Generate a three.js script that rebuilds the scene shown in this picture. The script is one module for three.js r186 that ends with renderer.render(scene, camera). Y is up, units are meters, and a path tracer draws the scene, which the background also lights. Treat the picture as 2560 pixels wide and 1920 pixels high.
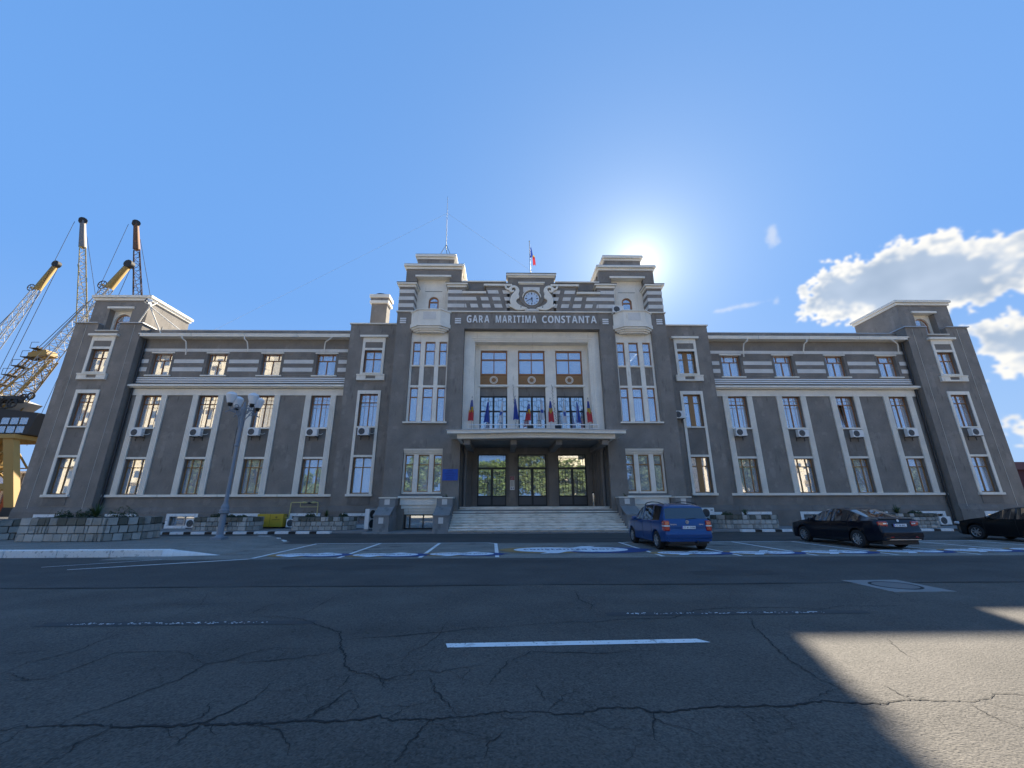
import * as THREE from 'three';
import { mergeGeometries, toCreasedNormals } from 'three/addons/utils/BufferGeometryUtils.js';
import { ImprovedNoise } from 'three/addons/math/ImprovedNoise.js';
import { FontLoader } from 'three/addons/loaders/FontLoader.js';
import { TextGeometry } from 'three/addons/geometries/TextGeometry.js';
import { RoundedBoxGeometry } from 'three/addons/geometries/RoundedBoxGeometry.js';

// ---------------------------------------------------------------- camera, sky, sun, exposure
const DEG = Math.PI / 180, scene = new THREE.Scene();
const camera = new THREE.PerspectiveCamera(87.07, 4 / 3, 0.1, 4000);
camera.rotation.order = 'YXZ';
camera.position.set(-2, 1.6, 29.5);
camera.rotation.set(16.63 * DEG, -1.1 * DEG, -0.18 * DEG);
const EXPOSURE = 3.5;
const renderer = new THREE.WebGLRenderer({ antialias: true });
renderer.toneMapping = THREE.LinearToneMapping;
renderer.toneMappingExposure = EXPOSURE;
renderer.shadowMap.enabled = true;
const SUN_AZ = 20.8 * DEG, SUN_EL = 31.4 * DEG;
const sunDir = new THREE.Vector3(Math.sin(SUN_AZ) * Math.cos(SUN_EL), Math.sin(SUN_EL), -Math.cos(SUN_AZ) * Math.cos(SUN_EL));
const sun = new THREE.DirectionalLight(new THREE.Color().setRGB(1, 0.90, 0.73), 4.3);
sun.position.copy(sunDir).multiplyScalar(150);
sun.castShadow = true; sun.shadow.mapSize.set(4096, 4096); sun.shadow.radius = 1.2;
Object.assign(sun.shadow.camera, { left: -110, right: 110, top: 90, bottom: -90, near: 1, far: 400 });
scene.add(sun, sun.target);

const rnd = (() => { let s = 20240611; return () => { s |= 0; s = s + 0x6D2B79F5 | 0; let t = Math.imul(s ^ s >>> 15, 1 | s); t = t + Math.imul(t ^ t >>> 7, 61 | t) ^ t; return ((t ^ t >>> 14) >>> 0) / 4294967296; }; })();
const rr = (a, b) => a + (b - a) * rnd();
const clamp = (x, a, b) => Math.min(b, Math.max(a, x)), sstep = (a, b, x) => { x = clamp((x - a) / (b - a), 0, 1); return x * x * (3 - 2 * x); };
const mix = (a, b, t) => a + (b - a) * t;
const perlin = new ImprovedNoise();
const fbm3 = (x, y, z, o) => { let s = 0, a = 0.5; for (let i = 0; i < o; i++) { s += a * perlin.noise(x, y, z); x *= 2.03; y *= 2.03; z *= 2.03; a *= 0.52; } return s; };
{ // the sky: clear evening-blue air, brighter round the low sun, and the cumulus to the right of the building
  const W = 2048, H = 1024, d = new Float32Array(W * H * 4);
  const Z = [0.125, 0.335, 0.78], M = [0.165, 0.405, 0.90], L = [0.38, 0.60, 0.95];
  // azimuth (from straight ahead, to the right), elevation, radii in degrees
  const clouds = [[[38.9, 20.5], [40.3, 24.4], [42.3, 26.2], [45.3, 25.9], [48.1, 25.9], [49.7, 26.0], [51.1, 26.2], [53.4, 25.6], [54.5, 24.3], [56.3, 23.2], [57.5, 23.7], [60, 24], [64, 22], [65, 19], [61, 16.5], [57.4, 16.9], [55.2, 18.5], [54.3, 17.4], [53.4, 17.2], [51.6, 17.4], [49.3, 16.4], [45.7, 17.2], [42.7, 19.1], [41.0, 20.1]],
    [[51.2, 16.2], [52.6, 16.4], [53.7, 16.7], [55.6, 16.3], [59, 16.1], [64, 14], [62, 10.6], [54.9, 10.2], [53.5, 10.2], [52.0, 10.7], [52.6, 12.3], [51.6, 13.3]], [[51.7, 7.2], [52.5, 7.7], [53.8, 7.6], [57, 6.9], [60, 5.4], [54.6, 4.5], [52.3, 4.8]], [[70, 18], [74, 21], [80, 20], [86, 17], [84, 13], [74, 13]]];
  const signed = (P, x, y) => { let d = 1e9, ins = false; for (let i = 0, j = P.length - 1; i < P.length; j = i++) { const [ax, ay] = P[i], [bx0, by] = P[j], ex = bx0 - ax, ey = by - ay, t = clamp(((x - ax) * ex + (y - ay) * ey) / (ex * ex + ey * ey), 0, 1); d = Math.min(d, Math.hypot(x - ax - t * ex, y - ay - t * ey)); if ((ay > y) !== (by > y) && x < (bx0 - ax) * (y - ay) / (by - ay) + ax) ins = !ins; } return ins ? d : -d; };
  const wisps = [[38.2, 30.6, 0.9, 1.5], [37.2, 23.5, 0.45, 0.7], [33.5, 23.7, 4.5, 0.35]];
  for (let j = 0; j < H; j++) {
    const el = ((j + 0.5) / H - 0.5) * 180, ce = Math.cos(el * DEG), y = Math.sin(el * DEG);
    for (let i = 0; i < W; i++) {
      const th = ((i + 0.5) / W - 0.5) * 2 * Math.PI, x = Math.cos(th) * ce, z = Math.sin(th) * ce;
      const az = Math.atan2(x, -z) / DEG, e = Math.max(0, el);
      const t1 = sstep(0, 26, e), t2 = sstep(18, 68, e);
      const g = Math.acos(clamp(x * sunDir.x + y * sunDir.y + z * sunDir.z, -1, 1)) / DEG;
      const glow = 1.15 * Math.exp(-g / 2.6) + 0.37 * Math.exp(-g / 8.5) + 0.10 * Math.exp(-g / 22) + 0.03 * Math.exp(-g / 45);
      const c = [0, 0, 0], away = sstep(35, 100, g);
      for (let k = 0; k < 3; k++) c[k] = mix(mix(mix(L[k], [0.25, 0.47, 0.90][k], away), M[k], t1), Z[k], t2) + glow * [1, 0.95, 0.62][k];
      if (el > -2 && el < 40) {
        let f = -9; if (az > 34 && az < 92) for (const P of clouds) f = Math.max(f, signed(P, az, el));
        if (f > -2.2) {
          const n = fbm3(x * 22, y * 26, z * 22, 3) * 1.7 + (0.42 - Math.abs(fbm3(x * 34 + 7, y * 40, z * 34, 3)) * 2.6) * 0.75 + fbm3(x * 95, y * 110, z * 95, 4) * 1.25;
          const D = f + n - 0.35, al = sstep(0, 0.34, D), soft = fbm3(x * 13 + 3, y * 17, z * 13, 3), fine = fbm3(x * 40 + 9, y * 48, z * 40, 4);
          const lit = clamp(1.06 - D / 2.1 + 0.9 * soft + 0.85 * fine * sstep(3.4, 0.6, D), 0, 1), near = 1 + 0.3 * Math.exp(-g / 24);
          for (let k = 0; k < 3; k++) c[k] = mix(c[k], mix([0.50, 0.60, 0.74][k] + 0.22 * soft, [0.985, 0.96, 0.90][k] * near, lit * lit * (3 - 2 * lit)), al * (0.90 + 0.08 * lit));
        }
        for (const [a, b, ra, rb] of wisps) { const q = 1 - ((az - a) / ra) ** 2 - ((el - b) / rb) ** 2; if (q > -1.5) { const v = sstep(0.1, 1.6, q + 2.2 * fbm3(x * 40, y * 40, z * 40, 5)) * 0.45; for (let k = 0; k < 3; k++) c[k] = mix(c[k], 0.95, v); } }
      }
      if (el < -1) for (let k = 0; k < 3; k++) c[k] = mix(c[k], [0.16, 0.155, 0.15][k], sstep(-1, -3, el) || 1 - sstep(-3, -1, el));
      const o = (j * W + i) * 4; d[o] = c[0] / EXPOSURE; d[o + 1] = c[1] / EXPOSURE; d[o + 2] = c[2] / EXPOSURE; d[o + 3] = 1;
    }
  }
  const t = new THREE.DataTexture(d, W, H, THREE.RGBAFormat, THREE.FloatType);
  t.mapping = THREE.EquirectangularReflectionMapping; t.magFilter = THREE.LinearFilter; t.minFilter = THREE.LinearFilter; t.needsUpdate = true;
  scene.background = t; scene.environment = t;
}

// ---------------------------------------------------------------- helpers
const V = (x, y, z) => new THREE.Vector3(x, y, z);
const taken = {};
const numbered = (n) => { const k = taken[n] = (taken[n] ?? -1) + 1; return k ? `${n}_${String(k).padStart(3, '0')}` : n; };
function thing(name, label, category, [x, y, z] = [0, 0, 0], turn = 0, group) {
  const o = new THREE.Group(); o.name = numbered(name); o.position.set(x, y, z); o.rotation.y = turn;
  o.userData = { label, category }; if (group) o.userData.group = group; scene.add(o); return o;
}
function copy(src, label, [x, y, z], turn = 0) { const o = src.clone(); o.name = numbered(src.name.replace(/_\d{3}$/, '')); o.userData = { ...src.userData, label }; o.position.set(x, y, z); o.rotation.y = turn; scene.add(o); return o; }
const strip = (g) => { for (const k of Object.keys(g.attributes)) if (!['position', 'normal', 'uv', 'color'].includes(k)) g.deleteAttribute(k); return g; };
function join(list) { if (!Array.isArray(list)) return list; const n = list.map((g) => strip(g.index ? g.toNonIndexed() : g)); return n.length === 1 ? n[0] : mergeGeometries(n); }
function uvm(g) { // texture coordinates in metres, laid along the faces
  if (g.index) g = g.toNonIndexed();
  const p = g.attributes.position, n = g.attributes.normal, u = new Float32Array(p.count * 2);
  for (let i = 0; i < p.count; i++) {
    const ax = Math.abs(n.getX(i)), ay = Math.abs(n.getY(i)), az = Math.abs(n.getZ(i));
    const [a, b] = ay > ax && ay > az ? [p.getX(i), p.getZ(i)] : ax > az ? [p.getZ(i), p.getY(i)] : [p.getX(i), p.getY(i)];
    u[2 * i] = a; u[2 * i + 1] = b;
  }
  g.setAttribute('uv', new THREE.BufferAttribute(u, 2)); return g;
}
function part(name, geos, mat, parent, label) { const m = new THREE.Mesh(mat.map || mat.bumpMap ? (mat.userData.ownUv ? join(geos) : uvm(join(geos))) : join(geos), mat); m.name = name; if (label) m.userData.label = label; (parent ?? scene).add(m); return m; }
function single(name, geos, mat, label, category, group) { const m = part(name, geos, mat, scene); m.name = numbered(name); m.userData = { label, category }; if (group) m.userData.group = group; return m; }
function struct(name, geos, mat) { const m = part(name, geos, mat, scene); m.name = numbered(name); m.userData = { kind: 'structure' }; return m; }
function bx(x0, x1, y0, y1, z0, z1) { const g = new THREE.BoxGeometry(Math.abs(x1 - x0), Math.abs(y1 - y0), Math.abs(z1 - z0)); g.translate((x0 + x1) / 2, (y0 + y1) / 2, (z0 + z1) / 2); return g; }
function bar(a, b, r, n = 5, r2 = r) { const d = b.clone().sub(a), g = new THREE.CylinderGeometry(r2, r, d.length(), n, 1); g.applyQuaternion(new THREE.Quaternion().setFromUnitVectors(V(0, 1, 0), d.normalize())); g.translate((a.x + b.x) / 2, (a.y + b.y) / 2, (a.z + b.z) / 2); return g; }
const tube = (pts, r, seg = 24, n = 6) => new THREE.TubeGeometry(new THREE.CatmullRomCurve3(pts.map((p) => V(...p)), false, 'catmullrom', 0.3), seg, r, n);
const lathe = (pts, n = 20) => new THREE.LatheGeometry(pts.map(([r, y]) => new THREE.Vector2(r, y)), n);
const rect = (P, x0, x1, y0, y1) => { P.moveTo(x0, y0); P.lineTo(x1, y0); P.lineTo(x1, y1); P.lineTo(x0, y1); P.closePath(); return P; };
const polyPath = (P, pts) => { pts.forEach(([x, y], i) => i ? P.lineTo(x, y) : P.moveTo(x, y)); P.closePath(); return P; };
function slab(shape, z0, z1, seg = 12) { const g = new THREE.ExtrudeGeometry(shape, { depth: z1 - z0, bevelEnabled: false, curveSegments: seg }); g.translate(0, 0, z0); return g; }
const sx = (s, a, b) => s > 0 ? [a, b] : [-b, -a];                 // a pair of x values on the right (1) or left (-1) half
function wall(x0, x1, y0, y1, holes, z0, z1) { const S = rect(new THREE.Shape(), x0, x1, y0, y1); for (const h of holes) S.holes.push(h.arch ? archPath(...h.arch) : rect(new THREE.Path(), ...h)); return slab(S, z0, z1); }
function archPath(x0, x1, y0, y1) { const P = new THREE.Path(), r = (x1 - x0) / 2; P.moveTo(x0, y0); P.lineTo(x1, y0); P.lineTo(x1, y1 - r); P.absarc((x0 + x1) / 2, y1 - r, r, 0, Math.PI, false); P.closePath(); return P; }
function prismY(pts, y0, y1) { const g = slab(polyPath(new THREE.Shape(), pts.map(([x, z]) => [x, -z])), y0, y1); g.rotateX(-Math.PI / 2); return g; } // plan outline (x, z) raised from y0 to y1

// ---------------------------------------------------------------- procedural materials
function hash(x, y, s) { let h = Math.imul(x, 374761393) + Math.imul(y, 668265263) + Math.imul(s, 974634541); h = Math.imul(h ^ h >>> 13, 1274126177); return ((h ^ h >>> 16) >>> 0) / 4294967296; }
function vn(x, y, p, s) { const xi = Math.floor(x), yi = Math.floor(y), fx = x - xi, fy = y - yi, u = fx * fx * (3 - 2 * fx), v = fy * fy * (3 - 2 * fy), m = (a) => ((a % p) + p) % p; return mix(mix(hash(m(xi), m(yi), s), hash(m(xi + 1), m(yi), s), u), mix(hash(m(xi), m(yi + 1), s), hash(m(xi + 1), m(yi + 1), s), u), v); }
function vf(u, v, p, o, s) { let r = 0, a = 0.5; for (let i = 0; i < o; i++) { r += a * vn(u * p, v * p, p, s + i); p *= 2; a *= 0.5; } return r / (1 - 0.5 ** o); }
const enc = (l) => Math.round(255 * clamp(l <= 0.0031308 ? 12.92 * l : 1.055 * l ** (1 / 2.4) - 0.055, 0, 1));
function texture(size, metres, fn, colour) { // fn(u, v) -> grey value or [r, g, b], linear
  const d = new Uint8Array(size * size * 4);
  for (let j = 0; j < size; j++) for (let i = 0; i < size; i++) { const r = fn((i + 0.5) / size, (j + 0.5) / size), o = (j * size + i) * 4; for (let k = 0; k < 3; k++) { const q = Array.isArray(r) ? r[k] : r; d[o + k] = colour ? enc(q) : Math.round(255 * clamp(q, 0, 1)); } d[o + 3] = 255; }
  const t = new THREE.DataTexture(d, size, size); t.wrapS = t.wrapT = THREE.RepeatWrapping; t.magFilter = THREE.LinearFilter; t.minFilter = THREE.LinearMipmapLinearFilter; t.generateMipmaps = true;
  if (colour) t.colorSpace = THREE.SRGBColorSpace; t.repeat.set(1 / metres, 1 / metres); t.needsUpdate = true; return t;
}
const lin = (r, g, b) => new THREE.Color().setRGB(r, g, b);
const mat = (c, roughness = 0.85, o = {}) => new THREE.MeshStandardMaterial({ color: c, roughness, ...o });
const phys = (c, roughness, o = {}) => new THREE.MeshPhysicalMaterial({ color: c, roughness, ...o });
// roughcast render: grainy, with broad patches and rain streaks
const stuccoFn = (u, v) => { const g = vf(u, v, 240, 2, 5), b = vf(u, v, 6, 5, 11), st = vf(u * 6, v, 9, 3, 31); return 0.60 + 0.26 * g + 0.36 * (b - 0.38) - 0.26 * sstep(0.58, 0.85, st) * sstep(0.42, 0.66, vf(u, v, 5, 3, 8)) + 0.12 * sstep(0.66, 0.74, vf(u, v, 11, 4, 17)); };
const stuccoMap = texture(1024, 5.2, stuccoFn, true), grainBump = texture(512, 0.9, (u, v) => vf(u, v, 64, 3, 71));
const trimMap = texture(1024, 4.1, (u, v) => { const s = 0.82 + 0.14 * vf(u, v, 120, 2, 15) + 0.22 * (vf(u, v, 6, 4, 19) - 0.45), k = sstep(0.60, 0.80, vf(u * 9, v, 7, 3, 41)) * sstep(0.45, 0.7, vf(u, v, 3, 3, 43)); return [s * (1 - 0.24 * k), s * (1 - 0.26 * k), s * (1 - 0.32 * k)]; }, true);
const concMap = texture(1024, 3.3, (u, v) => 0.6 + 0.28 * vf(u, v, 7, 5, 51) + 0.16 * vf(u, v, 180, 2, 55) - 0.2 * sstep(0.66, 0.8, vf(u, v, 10, 3, 57)), true);
const paintMap = texture(1024, 2.3, (u, v) => 0.93 + 0.1 * (vf(u, v, 6, 4, 301) - 0.5) - 0.28 * sstep(0.62, 0.75, vf(u, v, 14, 4, 305)) - 0.4 * sstep(0.74, 0.8, vf(u, v, 70, 2, 309)), true);
const asphalt = (s, base) => texture(1024, 2.4, (u, v) => { const f = vf(u, v, 170, 2, s), q = vn(u * 130, v * 130, 130, s + 9), w = vf(u, v, 4, 4, s + 20); const k = base + 0.75 * (f - 0.5) + 1.5 * sstep(0.84, 0.94, q) - 0.22 * sstep(0.28, 0.08, q) + 0.3 * (w - 0.5); return [k, k * 0.99, k * 0.975]; }, true);
const asphBump = texture(512, 0.95, (u, v) => 0.5 * vf(u, v, 90, 2, 131) + 0.5 * vn(u * 75, v * 75, 75, 139));
const woodMap = texture(512, 1.0, (u, v) => { const g = vf(u * 9, v, 12, 3, 61); return [0.62 + 0.4 * g, 0.60 + 0.38 * g, 0.58 + 0.36 * g]; }, true);
const M = {
  stucco: mat(lin(0.295, 0.265, 0.232), 0.92, { map: stuccoMap, bumpMap: grainBump, bumpScale: 0.006 }),
  stuccoDark: mat(lin(0.245, 0.221, 0.195), 0.92, { map: stuccoMap, bumpMap: grainBump, bumpScale: 0.006 }),
  trim: mat(lin(0.90, 0.84, 0.73), 0.85, { map: trimMap, bumpMap: grainBump, bumpScale: 0.002 }),
  stripe: mat(lin(0.74, 0.71, 0.66), 0.85, { map: trimMap }),
  white: mat(lin(0.78, 0.78, 0.77), 0.6), zinc: mat(lin(0.42, 0.43, 0.44), 0.45, { metalness: 0.5 }),
  whitewash: mat(lin(0.86, 0.86, 0.84), 0.8, { map: paintMap }),
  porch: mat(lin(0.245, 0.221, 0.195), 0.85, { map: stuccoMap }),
  wood: mat(lin(0.38, 0.17, 0.065), 0.5, { map: woodMap }), woodPale: mat(lin(0.38, 0.21, 0.08), 0.5, { map: woodMap }),
  black: mat(lin(0.014, 0.014, 0.015), 0.45), iron: mat(lin(0.03, 0.03, 0.032), 0.5),
  glass: phys(lin(0.93, 0.96, 1), 0.015, { metalness: 0.5, transmission: 1, thickness: 0, ior: 1.7 }),
  doorGlass: phys(lin(0.90, 0.93, 0.94), 0.02, { metalness: 0.6, transmission: 1, thickness: 0, ior: 1.7 }),
  room: mat(lin(0.20, 0.19, 0.18), 0.9), blind: mat(lin(0.40, 0.40, 0.40), 0.8), curtain: mat(lin(0.60, 0.61, 0.63), 0.9), dim: mat(lin(0.10, 0.10, 0.11), 0.9),
  conc: mat(lin(0.30, 0.295, 0.285), 0.9, { map: concMap }), step: mat(lin(0.95, 0.90, 0.83), 0.75, { map: texture(1024, 3.7, (u, v) => { const b = vf(u, v, 8, 4, 81), st = sstep(0.45, 0.75, vf(u, v * 4, 12, 4, 87)); return [0.96 - 0.22 * st + 0.3 * (b - 0.5), 0.94 - 0.23 * st + 0.3 * (b - 0.5), 0.91 - 0.25 * st + 0.3 * (b - 0.5)]; }, true) }),
  roadOld: mat(lin(0.128, 0.114, 0.098), 0.9, { map: asphalt(201, 0.72), bumpMap: asphBump, bumpScale: 0.008, vertexColors: true }),
  roadDark: mat(lin(0.090, 0.084, 0.076), 0.88, { map: asphalt(231, 0.72), bumpMap: asphBump, bumpScale: 0.005, vertexColors: true }),
  lot: mat(lin(0.34, 0.315, 0.275), 0.9, { map: asphalt(261, 0.68), bumpMap: asphBump, bumpScale: 0.01, vertexColors: true }),
  paint: mat(lin(0.86, 0.85, 0.83), 0.75, { map: paintMap }), paintOld: mat(lin(0.36, 0.35, 0.34), 0.85, { map: concMap }),
  patch: mat(lin(0.068, 0.064, 0.059), 0.88, { map: asphalt(281, 0.72), vertexColors: true }),
  crack: mat(lin(0.022, 0.021, 0.02), 0.95), soil: mat(lin(0.05, 0.035, 0.025), 1),
};

// ---------------------------------------------------------------- ground, roads, car park
function sheet(pts4, y, mtl, step = 0.7, sd = 0) { // rectangle x0,x1,z0,z1 with uneven tone
  const [x0, x1, z0, z1] = pts4, nx = Math.max(1, Math.min(160, Math.round((x1 - x0) / step))), nz = Math.max(1, Math.min(120, Math.round((z1 - z0) / step)));
  const g = new THREE.PlaneGeometry(x1 - x0, z1 - z0, nx, nz); g.rotateX(-Math.PI / 2); g.translate((x0 + x1) / 2, y, (z0 + z1) / 2);
  return tint(g, sd);
}
function tint(g, sd = 0) { const p = g.attributes.position, c = new Float32Array(p.count * 3); for (let i = 0; i < p.count; i++) { const x = p.getX(i), z = p.getZ(i), k = 0.95 + 0.5 * fbm3(x * 0.14 + sd, z * 0.6, sd, 4) + 0.34 * fbm3(x * 0.9, z * 1.3 + sd, 5, 3); c[3 * i] = k; c[3 * i + 1] = k; c[3 * i + 2] = k; } g.setAttribute('color', new THREE.BufferAttribute(c, 3)); return g; }
struct('ground', (() => { const g = new THREE.PlaneGeometry(3000, 3000, 8, 8); g.rotateX(-Math.PI / 2); g.translate(0, -0.03, 0); return tint(g); })(), M.roadDark);
struct('bounce_paving', [bx(-140, 140, -0.028, 0.10, 34, 130)], mat(lin(0.60, 0.56, 0.49), 0.9, { map: concMap }));  // unseen paving added behind the camera, kept pale to bounce warm light onto the facade
const road = struct('road', sheet([-60, 60, 20.28, 34], 0, M.roadOld, 0.5, 3), M.roadOld);
struct('service_road', sheet([-60, 60, 15.82, 20.28], 0.002, M.roadDark, 0.5, 7), M.roadDark);
struct('access_road', sheet([-60, 60, 3.4, 10.55], 0.001, M.roadDark, 0.6, 11), M.roadDark);
struct('car_park', sheet([-14.5, 40, 10.55, 15.82], -0.002, M.lot, 0.4, 15), M.lot);
{ // cracks in the old asphalt, one ribbon each, lying in the road
  const lines = [[3.0,-5.75,25.81,-5.67,25.76,-5.49,25.76,-5.33,25.76,-5.04,25.76,-4.82,25.79,-4.58,25.78,-4.34,25.76,-4.08,25.76,-3.85,25.76,-3.64,25.73,-3.54,25.71,-3.38,25.75,-3.11,25.72,-2.98,25.67,-2.85,25.74,-2.59,25.73,-2.35,25.7,-2.14,25.66,-1.99,25.62,-1.93,25.64],[2.4,-1.93,25.64,-1.75,25.63,-1.57,25.67,-1.38,25.67,-1.14,25.58,-0.91,25.59,-0.8,25.67,-0.55,25.64,-0.31,25.58,-0.02,25.58,0.33,25.58,0.69,25.51,0.87,25.55,1.2,25.56,1.47,25.49,1.63,25.54,1.9,25.54,2.14,25.5,2.32,25.4,2.52,25.45],[1.6,-5.37,25.75,-5.39,25.59,-5.28,25.44,-5.21,25.15,-5.11,24.9,-5.14,24.52,-4.96,24.43,-4.91,24.22,-4.7,24.03,-4.28,24.08],[1.3,-6.83,24.88,-6.47,24.89,-6.39,24.61,-6.42,24.14,-6.11,24.13,-5.81,24.12,-5.57,24.18,-5.31,24.42,-5.14,24.49],[1.5,-4.81,24.5,-4.59,24.47,-4.25,24.36,-3.97,24.24,-3.91,24.05],[2.0,-4.29,26.04,-4.3,25.93,-4.31,25.76,-4.25,25.64,-4.15,25.34,-4.19,25.03],[1.6,-3.54,25.71,-3.46,25.48,-3.38,25.18],[1.3,-3.5,25.17,-3.51,24.92,-3.46,24.81],[2.2,-5.87,22.58,-5.36,22.63,-4.98,22.77,-4.46,23.2,-4.16,23.42,-4.02,23.75,-3.91,24.05,-3.8,24.21,-3.65,24.62,-3.46,24.81,-3.27,24.84,-3.17,24.96,-2.94,24.88,-2.88,24.75,-2.64,24.8,-2.51,24.72,-2.23,24.63],[1.9,-3.97,23.75,-3.68,23.67,-3.35,23.62,-2.84,23.48,-2.4,23.31,-1.89,23.24],[1.9,-1.89,23.22,-1.43,23.12,-1.03,23.05,-0.67,23.06,-0.27,22.92,0.5,22.88,1.02,22.42,1.65,22.33,2.6,22.32,2.97,22.48,3.5,22.24,4.14,22.29,4.82,22.23,5.71,22.26],[1.6,-2.71,24.94,-2.62,25.2,-2.5,25.43,-2.37,25.67],[1.4,-3.2,24.93,-3.08,25.16],[1.4,-7.0,24.74,-7.07,24.43,-6.91,24.08,-7.0,23.71,-7.0,23.43,-6.9,23.12],[1.2,-6.96,24.71,-6.54,24.89,-6.34,24.82],[1.2,-5.89,22.55,-5.94,21.96,-5.84,21.63],[1.3,-5.07,22.51,-5.08,21.83,-5.1,21.09,-4.9,20.56],[1.2,-2.82,22.96,-2.83,23.55,-2.91,23.92,-3.07,24.23,-3.08,24.54],[1.6,-0.63,20.82,-0.68,21.63,-0.54,22.06,-0.64,22.44,-0.54,22.78],[1.7,1.62,22.78,1.54,23.09,1.4,23.32,1.25,23.91,1.15,24.16,1.06,24.56,1.0,24.99,1.03,25.34,1.2,25.52],[1.3,-2.57,25.73,-2.62,25.93,-2.68,26.16,-2.7,26.29],[1.4,-0.8,25.67,-0.85,25.81,-0.9,25.94,-0.93,26.06],[1.3,-1.94,24.48,-2.06,24.85,-2.14,25.11],[1.4,-1.91,24.52,-1.7,24.23,-1.39,24.28,-1.13,24.29,-0.87,24.33,-0.65,24.26,-0.21,24.24],[1.3,4.82,22.23,5.07,21.73,5.28,21.24,6.43,19.17],[1.2,-1.72,25.12,-1.66,25.32,-1.66,25.43],[1.0,-7.64,24.19,-7.3,24.03],[1.1,-8.37,21.72,-7.81,21.74,-7.11,21.8,-6.64,21.69,-5.86,21.6],[1.1,-6.95,22.65,-7.11,21.8,-7.69,20.8],[1.1,1.48,25.21,1.47,25.44,1.63,25.45],[1.0,-4.94,25.82,-5.0,25.99,-5.04,26.13],[1.1,-1.99,25.9,-2.11,26.09,-2.13,26.25],[1.0,1.87,25.6,1.81,25.84,1.84,25.98],[1.0,-0.09,25.67,-0.04,25.88],[1.0,2.73,23.9,2.51,24.31,2.38,24.66]];
  const extra = []; // finer cracks that branch off the main ones
  for (const [w0, ...c] of lines) for (let i = 0; i < c.length / 2 - 1; i++) if (rnd() < 0.42) { let x = mix(c[2 * i], c[2 * i + 2], 0.5), z = mix(c[2 * i + 1], c[2 * i + 3], 0.5), a = Math.atan2(c[2 * i + 3] - c[2 * i + 1], c[2 * i + 2] - c[2 * i]) + (rnd() < 0.5 ? 1 : -1) * rr(0.5, 1.3); const q = [w0 * rr(0.22, 0.38), x, z], n = 2 + (rnd() * 5 | 0); for (let k = 0; k < n; k++) { a += rr(-0.8, 0.8); x += 0.12 * Math.cos(a); z += 0.12 * Math.sin(a); q.push(x, z); } extra.push(q); }
  for (const [w0, ...c] of [...lines, ...extra]) {
    const P = [], n = c.length / 2;
    for (let i = 0; i < n - 1; i++) { const ax = c[2 * i], az = c[2 * i + 1], bxx = c[2 * i + 2], bz = c[2 * i + 3], L = Math.hypot(bxx - ax, bz - az), k = Math.max(2, Math.ceil(L / 0.045)); for (let j = 0; j < k; j++) { const t = j / k, e = (i || j) ? 1 : 0; P.push([mix(ax, bxx, t) + e * rr(-1, 1) * 0.016, mix(az, bz, t) + e * rr(-1, 1) * 0.019]); } }
    P.push([c[2 * n - 2], c[2 * n - 1]]);
    const v = [], ix = [];
    P.forEach(([x, z], i) => { const [ax, az] = P[Math.max(0, i - 1)], [bx2, bz] = P[Math.min(P.length - 1, i + 1)], L = Math.hypot(bx2 - ax, bz - az) || 1, t = i / (P.length - 1), w = w0 * 0.0040 * (0.35 + 0.65 * Math.sin(Math.PI * clamp(t * 1.15, 0.04, 0.96))) * (0.6 + 0.9 * rnd()); const nx = -(bz - az) / L * w, nz = (bx2 - ax) / L * w; v.push(x + nx, 0.005, z + nz, x - nx, 0.005, z - nz); if (i) { const o = 2 * i; ix.push(o - 2, o, o - 1, o - 1, o, o + 1); } });
    const g = new THREE.BufferGeometry(); g.setAttribute('position', new THREE.Float32BufferAttribute(v, 3)); g.setIndex(ix); g.computeVertexNormals();
    const nn = g.attributes.normal; for (let i = 0; i < nn.count; i++) nn.setXYZ(i, 0, 1, 0);
    part('crack', g, M.crack, road);
  }
}
function flat(pts, y) { const g = new THREE.ShapeGeometry(polyPath(new THREE.Shape(), pts.map(([x, z]) => [x, -z]))); g.rotateX(-Math.PI / 2); g.translate(0, y, 0); return g; }
const line = (ax, az, bx2, bz, w, y = 0.007) => { const L = Math.hypot(bx2 - ax, bz - az), nx = -(bz - az) / L * w / 2, nz = (bx2 - ax) / L * w / 2; return flat([[ax + nx, az + nz], [ax - nx, az - nz], [bx2 - nx, bz - nz], [bx2 + nx, bz + nz]], y); };
struct('lane_dash', flat([[-2.70, 23.94], [-2.66, 24.09], [0.49, 23.99], [0.38, 23.85]], 0.006), M.paint);
for (const [x0, x1, z] of [[-8.2, -5.4, 22.96], [-0.15, 2.9, 22.64]]) { // worn dashes: scraps of old paint on a tar strip
  struct('tar_strip', flat([[x0 - 0.3, z - 0.10], [x0 - 0.3, z + 0.11], [x1 + 0.7, z + 0.08], [x1 + 0.7, z - 0.10]], 0.004), mat(lin(0.055, 0.053, 0.052), 0.9));
  const g = []; for (let i = 0; i < 120; i++) { const x = rr(x0, x1), q = z + rr(-0.04, 0.045), s = rr(0.006, 0.02); g.push(flat([[x, q], [x + s * rr(0.8, 2.5), q + s * 0.5], [x + s * 2, q - s * rr(0.4, 1.2)], [x + s * 0.6, q - s]], 0.0075)); }
  const m = struct('worn_paint', g, M.paint); m.userData.kind = 'stuff';
}
struct('tar_joint', (() => { const g = []; for (let x = -40; x < 40; x += 0.5) g.push(flat([[x, 20.26 + 0.02 * Math.sin(x * 3)], [x + 0.5, 20.26 + 0.02 * Math.sin(x * 3 + 1.5)], [x + 0.5, 20.31 + 0.03 * Math.sin(x)], [x, 20.31 + 0.03 * Math.sin(x - 0.5)]], 0.0065)); return g; })(), M.crack);
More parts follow.
